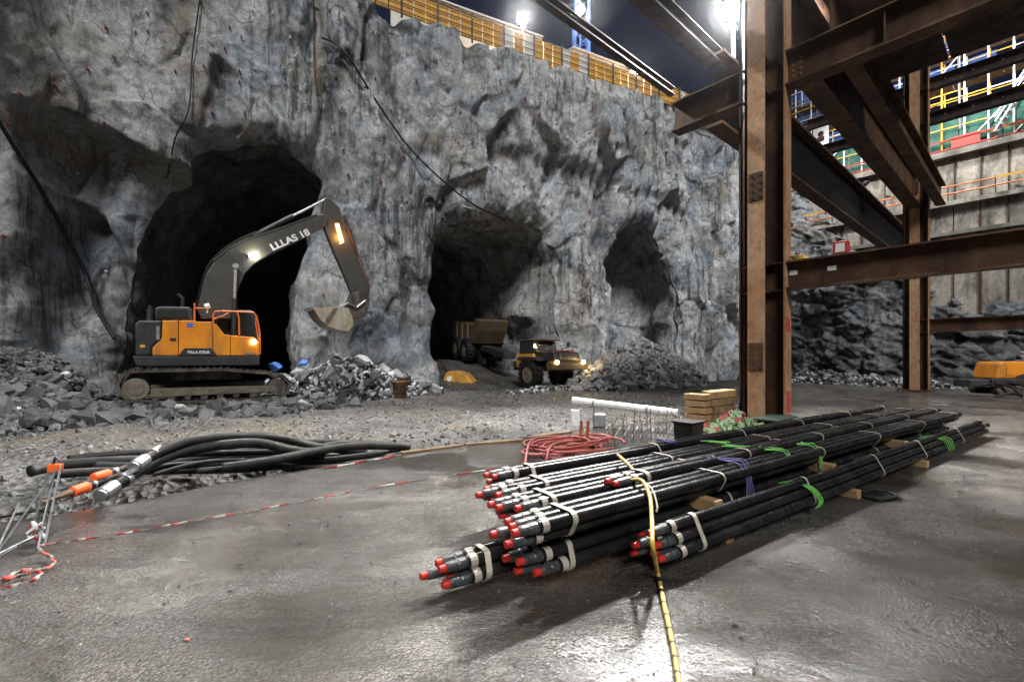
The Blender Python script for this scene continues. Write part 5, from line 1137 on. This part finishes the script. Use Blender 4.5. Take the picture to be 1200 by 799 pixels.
for px in (668, 676): q = MB(); p = gr(px+12, 522, .0); q.cyl(p, p+Vector((.02, 0, .45)), .03, 8); q.build('hose_end', REDH, rh)
wp = empty('white_pipe', 'long white plastic pipe resting level on a stand and the timber stack', 'pipe')
q = MB(); p0, p1 = at(671, 469, 10.6), at(794, 484, 9.6); q.tube([p0, p0.lerp(p1, .3), p1], .085, 16); o = q.build('tube', WHITE_P, wp, True); o.modifiers.new('s', 'EDGE_SPLIT')
for t in (.22, .73): c = p0.lerp(p1, t); d = (p1-p0).normalized(); q = MB(); q.cyl(c-d*.02, c+d*.02, .095, 16); q.build('clamp', GALV, wp); 
stn = empty('pipe_stand', 'small grey stand holding up the free end of the white pipe', 'stand')
c = p0.lerp(p1, .22); q = MB(); q.cyl(Vector((c.x, c.y, 0)), c-UP*.09, .02, 8); q.build('post', GALV, stn)
q = MB(); q.box(Vector((c.x+.12, c.y, .16)), (.28, .2, .3)); bevel(q.build('box', GALV, stn), .02); q = MB(); q.box(Vector((c.x-.42, c.y+.05, .2)), (.2, .14, .38)); bevel(q.build('box', WHITE_P, stn), .02)
c = p0.lerp(p1, .73); q = MB(); q.cyl(Vector((c.x, c.y, 0)), c-UP*.09, .015, 8); q.build('post', GALV, stn)
wb = empty('wire_basket', 'rusty bent wire mesh basket standing behind the pipes', 'wire mesh')
c0, c1_ = gr(715, 520, 0), gr(800, 508, 0); d = (c1_-c0)
for k in range(18):
    rk = random.Random(k); t = k/17; p = c0+d*t; q = MB(); q.tube(catm([p, p+Vector((rk.uniform(-.04, .04), 0, .28)), p+Vector((rk.uniform(-.08, .08), rk.uniform(-.05, .05), .5+rk.uniform(-.06, .12)))], 4), .008, 5); q.build('wire', RUST if k % 2 else GALV, wb)
for z_ in (.12, .3, .46): q = MB(); q.cyl(c0+UP*z_, c1_+UP*z_, .007, 5); q.build('wire', GALV, wb)
for px in range(720, 800, 10): q = MB(); q.cyl(gr(px, 512, .004), gr(px+8, 499, .004), .006, 5); q.build('wire', GALV, wb)
# timber stack
M_t = Matrix((Bdir, -Adir, UP)).transposed()
tsb = gr(838, 500, 0); 
for i in range(4):
    for j in range(3):
        if i == 3 and j == 2: continue
        q = MB(); rk = random.Random(i*7+j); q.box(tsb+Bdir*(.15+rk.uniform(-.06, .06))+Adir*(.17*j-.1)+UP*(.16+.17*i+.08), (1.15+rk.uniform(-.18, .18), .16+rk.uniform(-.015, .01), .155), M_t @ Matrix.Rotation(rk.uniform(-.05, .05), 3, 'Z'))
        bevel(tag(q.build('timber_baulk', TIMB if rk.random() < .25 else TIMBD), 'thick sawn baulk in the timber stack, ' + ('lowest', 'second', 'third', 'top')[i] + ' layer, ' + ('nearest', 'middle', 'rear')[j] + ' one', 'timber', 'baulks in the timber stack'), .008)
for i in range(5):
    q = MB(); q.box(tsb-Bdir*.62+Adir*.1+UP*(.05+.15*i+.07), (.3, .5-.05*(i % 2), .12), M_t); bevel(tag(q.build('timber_block', TIMB), 'short block stacked crosswise left of the timber stack, ' + ('lowest', 'second', 'third', 'fourth', 'topmost')[i] + ' of five', 'timber', 'blocks at the end of the timber stack'), .008)
q = MB(); q.box(gr(862, 510, .06)+UP*.0, (1.3, .3, .12), M_t); bevel(tag(q.build('timber_baulk', TIMB), 'loose timber on the slab under the green sling heap', 'timber'), .008)
bc = gr(807, 520, 0); bk_ = empty('black_crate', 'black plastic crate in front of the timber stack', 'crate', bc, Bdir)
q = MB(); q.box((0, 0, .2), (.42, .34, .4), None, (1.08, 1.08)); bevel(q.build('body', RUBBER, bk_), .02); q = MB(); q.box((0, 0, .41), (.49, .41, .03)); q.build('rim', RUBBER, bk_)
REDD = pm('dark_red_webbing', (.25, .03, .025), (.16, .02, .018), 9, (.6, .8), 0, .3)
gp = empty('sling_heap', 'heap of green webbing slings with a red one beside the column', 'sling heap')
hc = gr(862, 509, .0)
for k in range(80):
    rk = random.Random(200+k); P_ = []; c = hc+Bdir*rk.gauss(0, .24)+Adir*rk.gauss(0, .12); hh_ = .14+.3*math.exp(-((c-hc).length/.34)**2)*rk.random()
    for j in range(5): P_.append(c+Vector((rk.uniform(-.17, .17), rk.uniform(-.1, .1), max(.13, hh_+rk.uniform(-.04, .06)))))
    pp = catm(P_, 5); q = MB(); V_ = []
    for i, p in enumerate(pp): V_ += [p+Vector((0, .02, .035)), p-Vector((0, .02, .035))]
    q.add(V_, [(2*i, 2*i+1, 2*i+3, 2*i+2) for i in range(len(pp)-1)]); o = q.build('webbing', REDD if k % 6 == 0 else LIME, gp); o.modifiers.new('t', 'SOLIDIFY').thickness = .006
tl = empty('battery_box', 'flat dark green case on feet in front of the near column', 'case', gr(909, 506, 0), Bdir)
q = MB(); q.box((0, 0, .2), (.95, .4, .14)); bevel(q.build('body', RUBBER, tl), .02); q = MB(); q.box((0, 0, .30), (1.1, .5, .05)); bevel(q.build('lid', pm('dark_green', (.04, .07, .055), None, 3), tl), .015)
for x in (-.4, .4): q = MB(); q.box((x, 0, .065), (.1, .36, .13)); q.build('foot', TIMBD, tl)
# small orange machine on the right
mx = gr(1182, 463, 0); mm = empty('compact_rig', 'small orange tracked rig with dark arms at the right edge', 'rig', mx, (.95, -.15))
q = MB(); q.extr([(-.9, .72), (-.75, 1.32), (-.65, 1.4), (1.4, 1.42), (1.45, .72)], -.55, .6); bd_ = bevel(q.build('bonnet', ORANGE, mm), .05)
q = MB(); q.extr([(-.55, .85), (-.5, 1.22), (.5, 1.22), (.5, .85)], -.575, -.55); q.build('side_panel', ORANGE, bd_); q = MB(); q.extr([(-.3, .74), (.0, .9), (.7, .9), (.9, .74)], -.6, -.57); q.build('name_plate', CHAR, bd_)
q = MB(); q.box((.1, .0, .6), (2.4, 1.3, .22)); bevel(q.build('deck', CHAR, mm), .03)
for yy in (-.55, .55):
    q = MB(); q.tube([(-.9, yy, .22), (-.9, yy, .22)], .2, 4) if False else q.extr([(-1.0, .24), (-.88, .04), (1.0, .02), (1.2, .22), (1.05, .42), (-.85, .44)], yy-.18, yy+.18); bevel(q.build('track', TRACK, mm), .05)
q = MB(); q.box((-1.35, -.1, .5), (.9, .9, .32)); bevel(q.build('tool_tray', CHAR, mm), .03)
for a_, b_ in (((-1.0, -.7, .5), (-.5, -1.2, .05)), ((-.5, -.7, .55), (-.1, -1.3, .04)), ((.3, -.7, .5), (.6, -1.3, .04)), ((-1.6, -.6, .35), (-1.2, -.9, .4)), ((-.5, -1.2, .05), (-1.5, -1.3, .03))): q = MB(); q.tube(catm([a_, (Vector(a_)+Vector(b_))/2+Vector((.1, 0, .12)), b_], 5), .05, 8); q.build('arm', RUBBER, mm, True)
for x in (.5, 1.0): q = MB(); q.cyl((x, 0, 1.4), (x, 0, 1.8), .03, 6); q.build('rail_post', GALV, mm)
q = MB(); q.cyl((.4, 0, 1.8), (1.3, 0, 1.8), .03, 6); q.cyl((.4, 0, 1.62), (1.3, 0, 1.62), .03, 6); q.build('rail', GALV, mm)
# small things on the slab
rmx = random.Random(77)
def flat_scrap(px, py, w, l, label, mat, ang=0.3):
    c = gr(px, py, .012); e = empty('rubber_mat', label, 'mat', c, (math.cos(ang), math.sin(ang)))
    q = MB(); q.box((0, 0, 0), (w, l, .012)); bevel(q.build('sheet', mat, e), .005)
    q = MB(); q.tube(catm([(-w*.5, -l*.4, .02), (0, -l*.6, .03), (w*.5, -l*.3, .02), (w*.6, l*.2, .02), (0, l*.5, .04), (-w*.4, l*.3, .02)], 5), .012, 6); q.build('strap', mat, e, True)
flat_scrap(1027, 581, .36, .3, 'flat black rubber mat on the slab right of the pipes', RUBBER)
for px, py, L in ((1012, 467, 2.2), (1085, 484, 1.5), (1140, 476, 1.4)):
    c = gr(px, py, .02); q = MB(); q.bar(c-Bdir*L*.3+Adir*-L*.3, c+Bdir*L*.3+Adir*L*.3, .25, .04); bevel(tag(q.build('steel_plate', STEEL_D), {1012: 'dark steel plate on the slab between the two columns', 1085: 'dark plate on the slab in front of the far column', 1140: 'dark plate on the slab left of the orange rig'}[px], 'plate'), .006)
for px, py, s_ in ((219, 749, .03), (862, 733, .04), (868, 745, .03)):
    o = link('stone_chip', HULLD[px % 14].copy() if px > 800 else HULLD[3].copy(), CAPR if px < 300 else RUBD); o.location = gr(px, py, .008); o.scale = (s_,)*3; tag(o, {219: 'small red stone chip on the slab in the left foreground', 862: 'larger dark stone chip on the slab right of the yellow hose', 868: 'smaller dark stone chip just below another, right of the yellow hose'}[px], 'stone')


# ================================================================== HAZE ADDED FOR LAMP HALOS
hz = MB(); hz.box((0, 12, 17), (130, 130, 37)); o = hz.build('haze'); tag(o, 'thin haze added so the lamps glow', None, kind='stuff')
m = bpy.data.materials.new('haze'); m.use_nodes = True; m.node_tree.nodes.clear(); ho = m.node_tree.nodes.new('ShaderNodeOutputMaterial'); hv = m.node_tree.nodes.new('ShaderNodeVolumePrincipled')
hv.inputs['Density'].default_value = .0001; hv.inputs['Anisotropy'].default_value = .975; hv.inputs['Color'].default_value = (.9, .93, 1, 1)
m.node_tree.links.new(hv.outputs[0], ho.inputs['Volume']); o.data.materials.append(m)
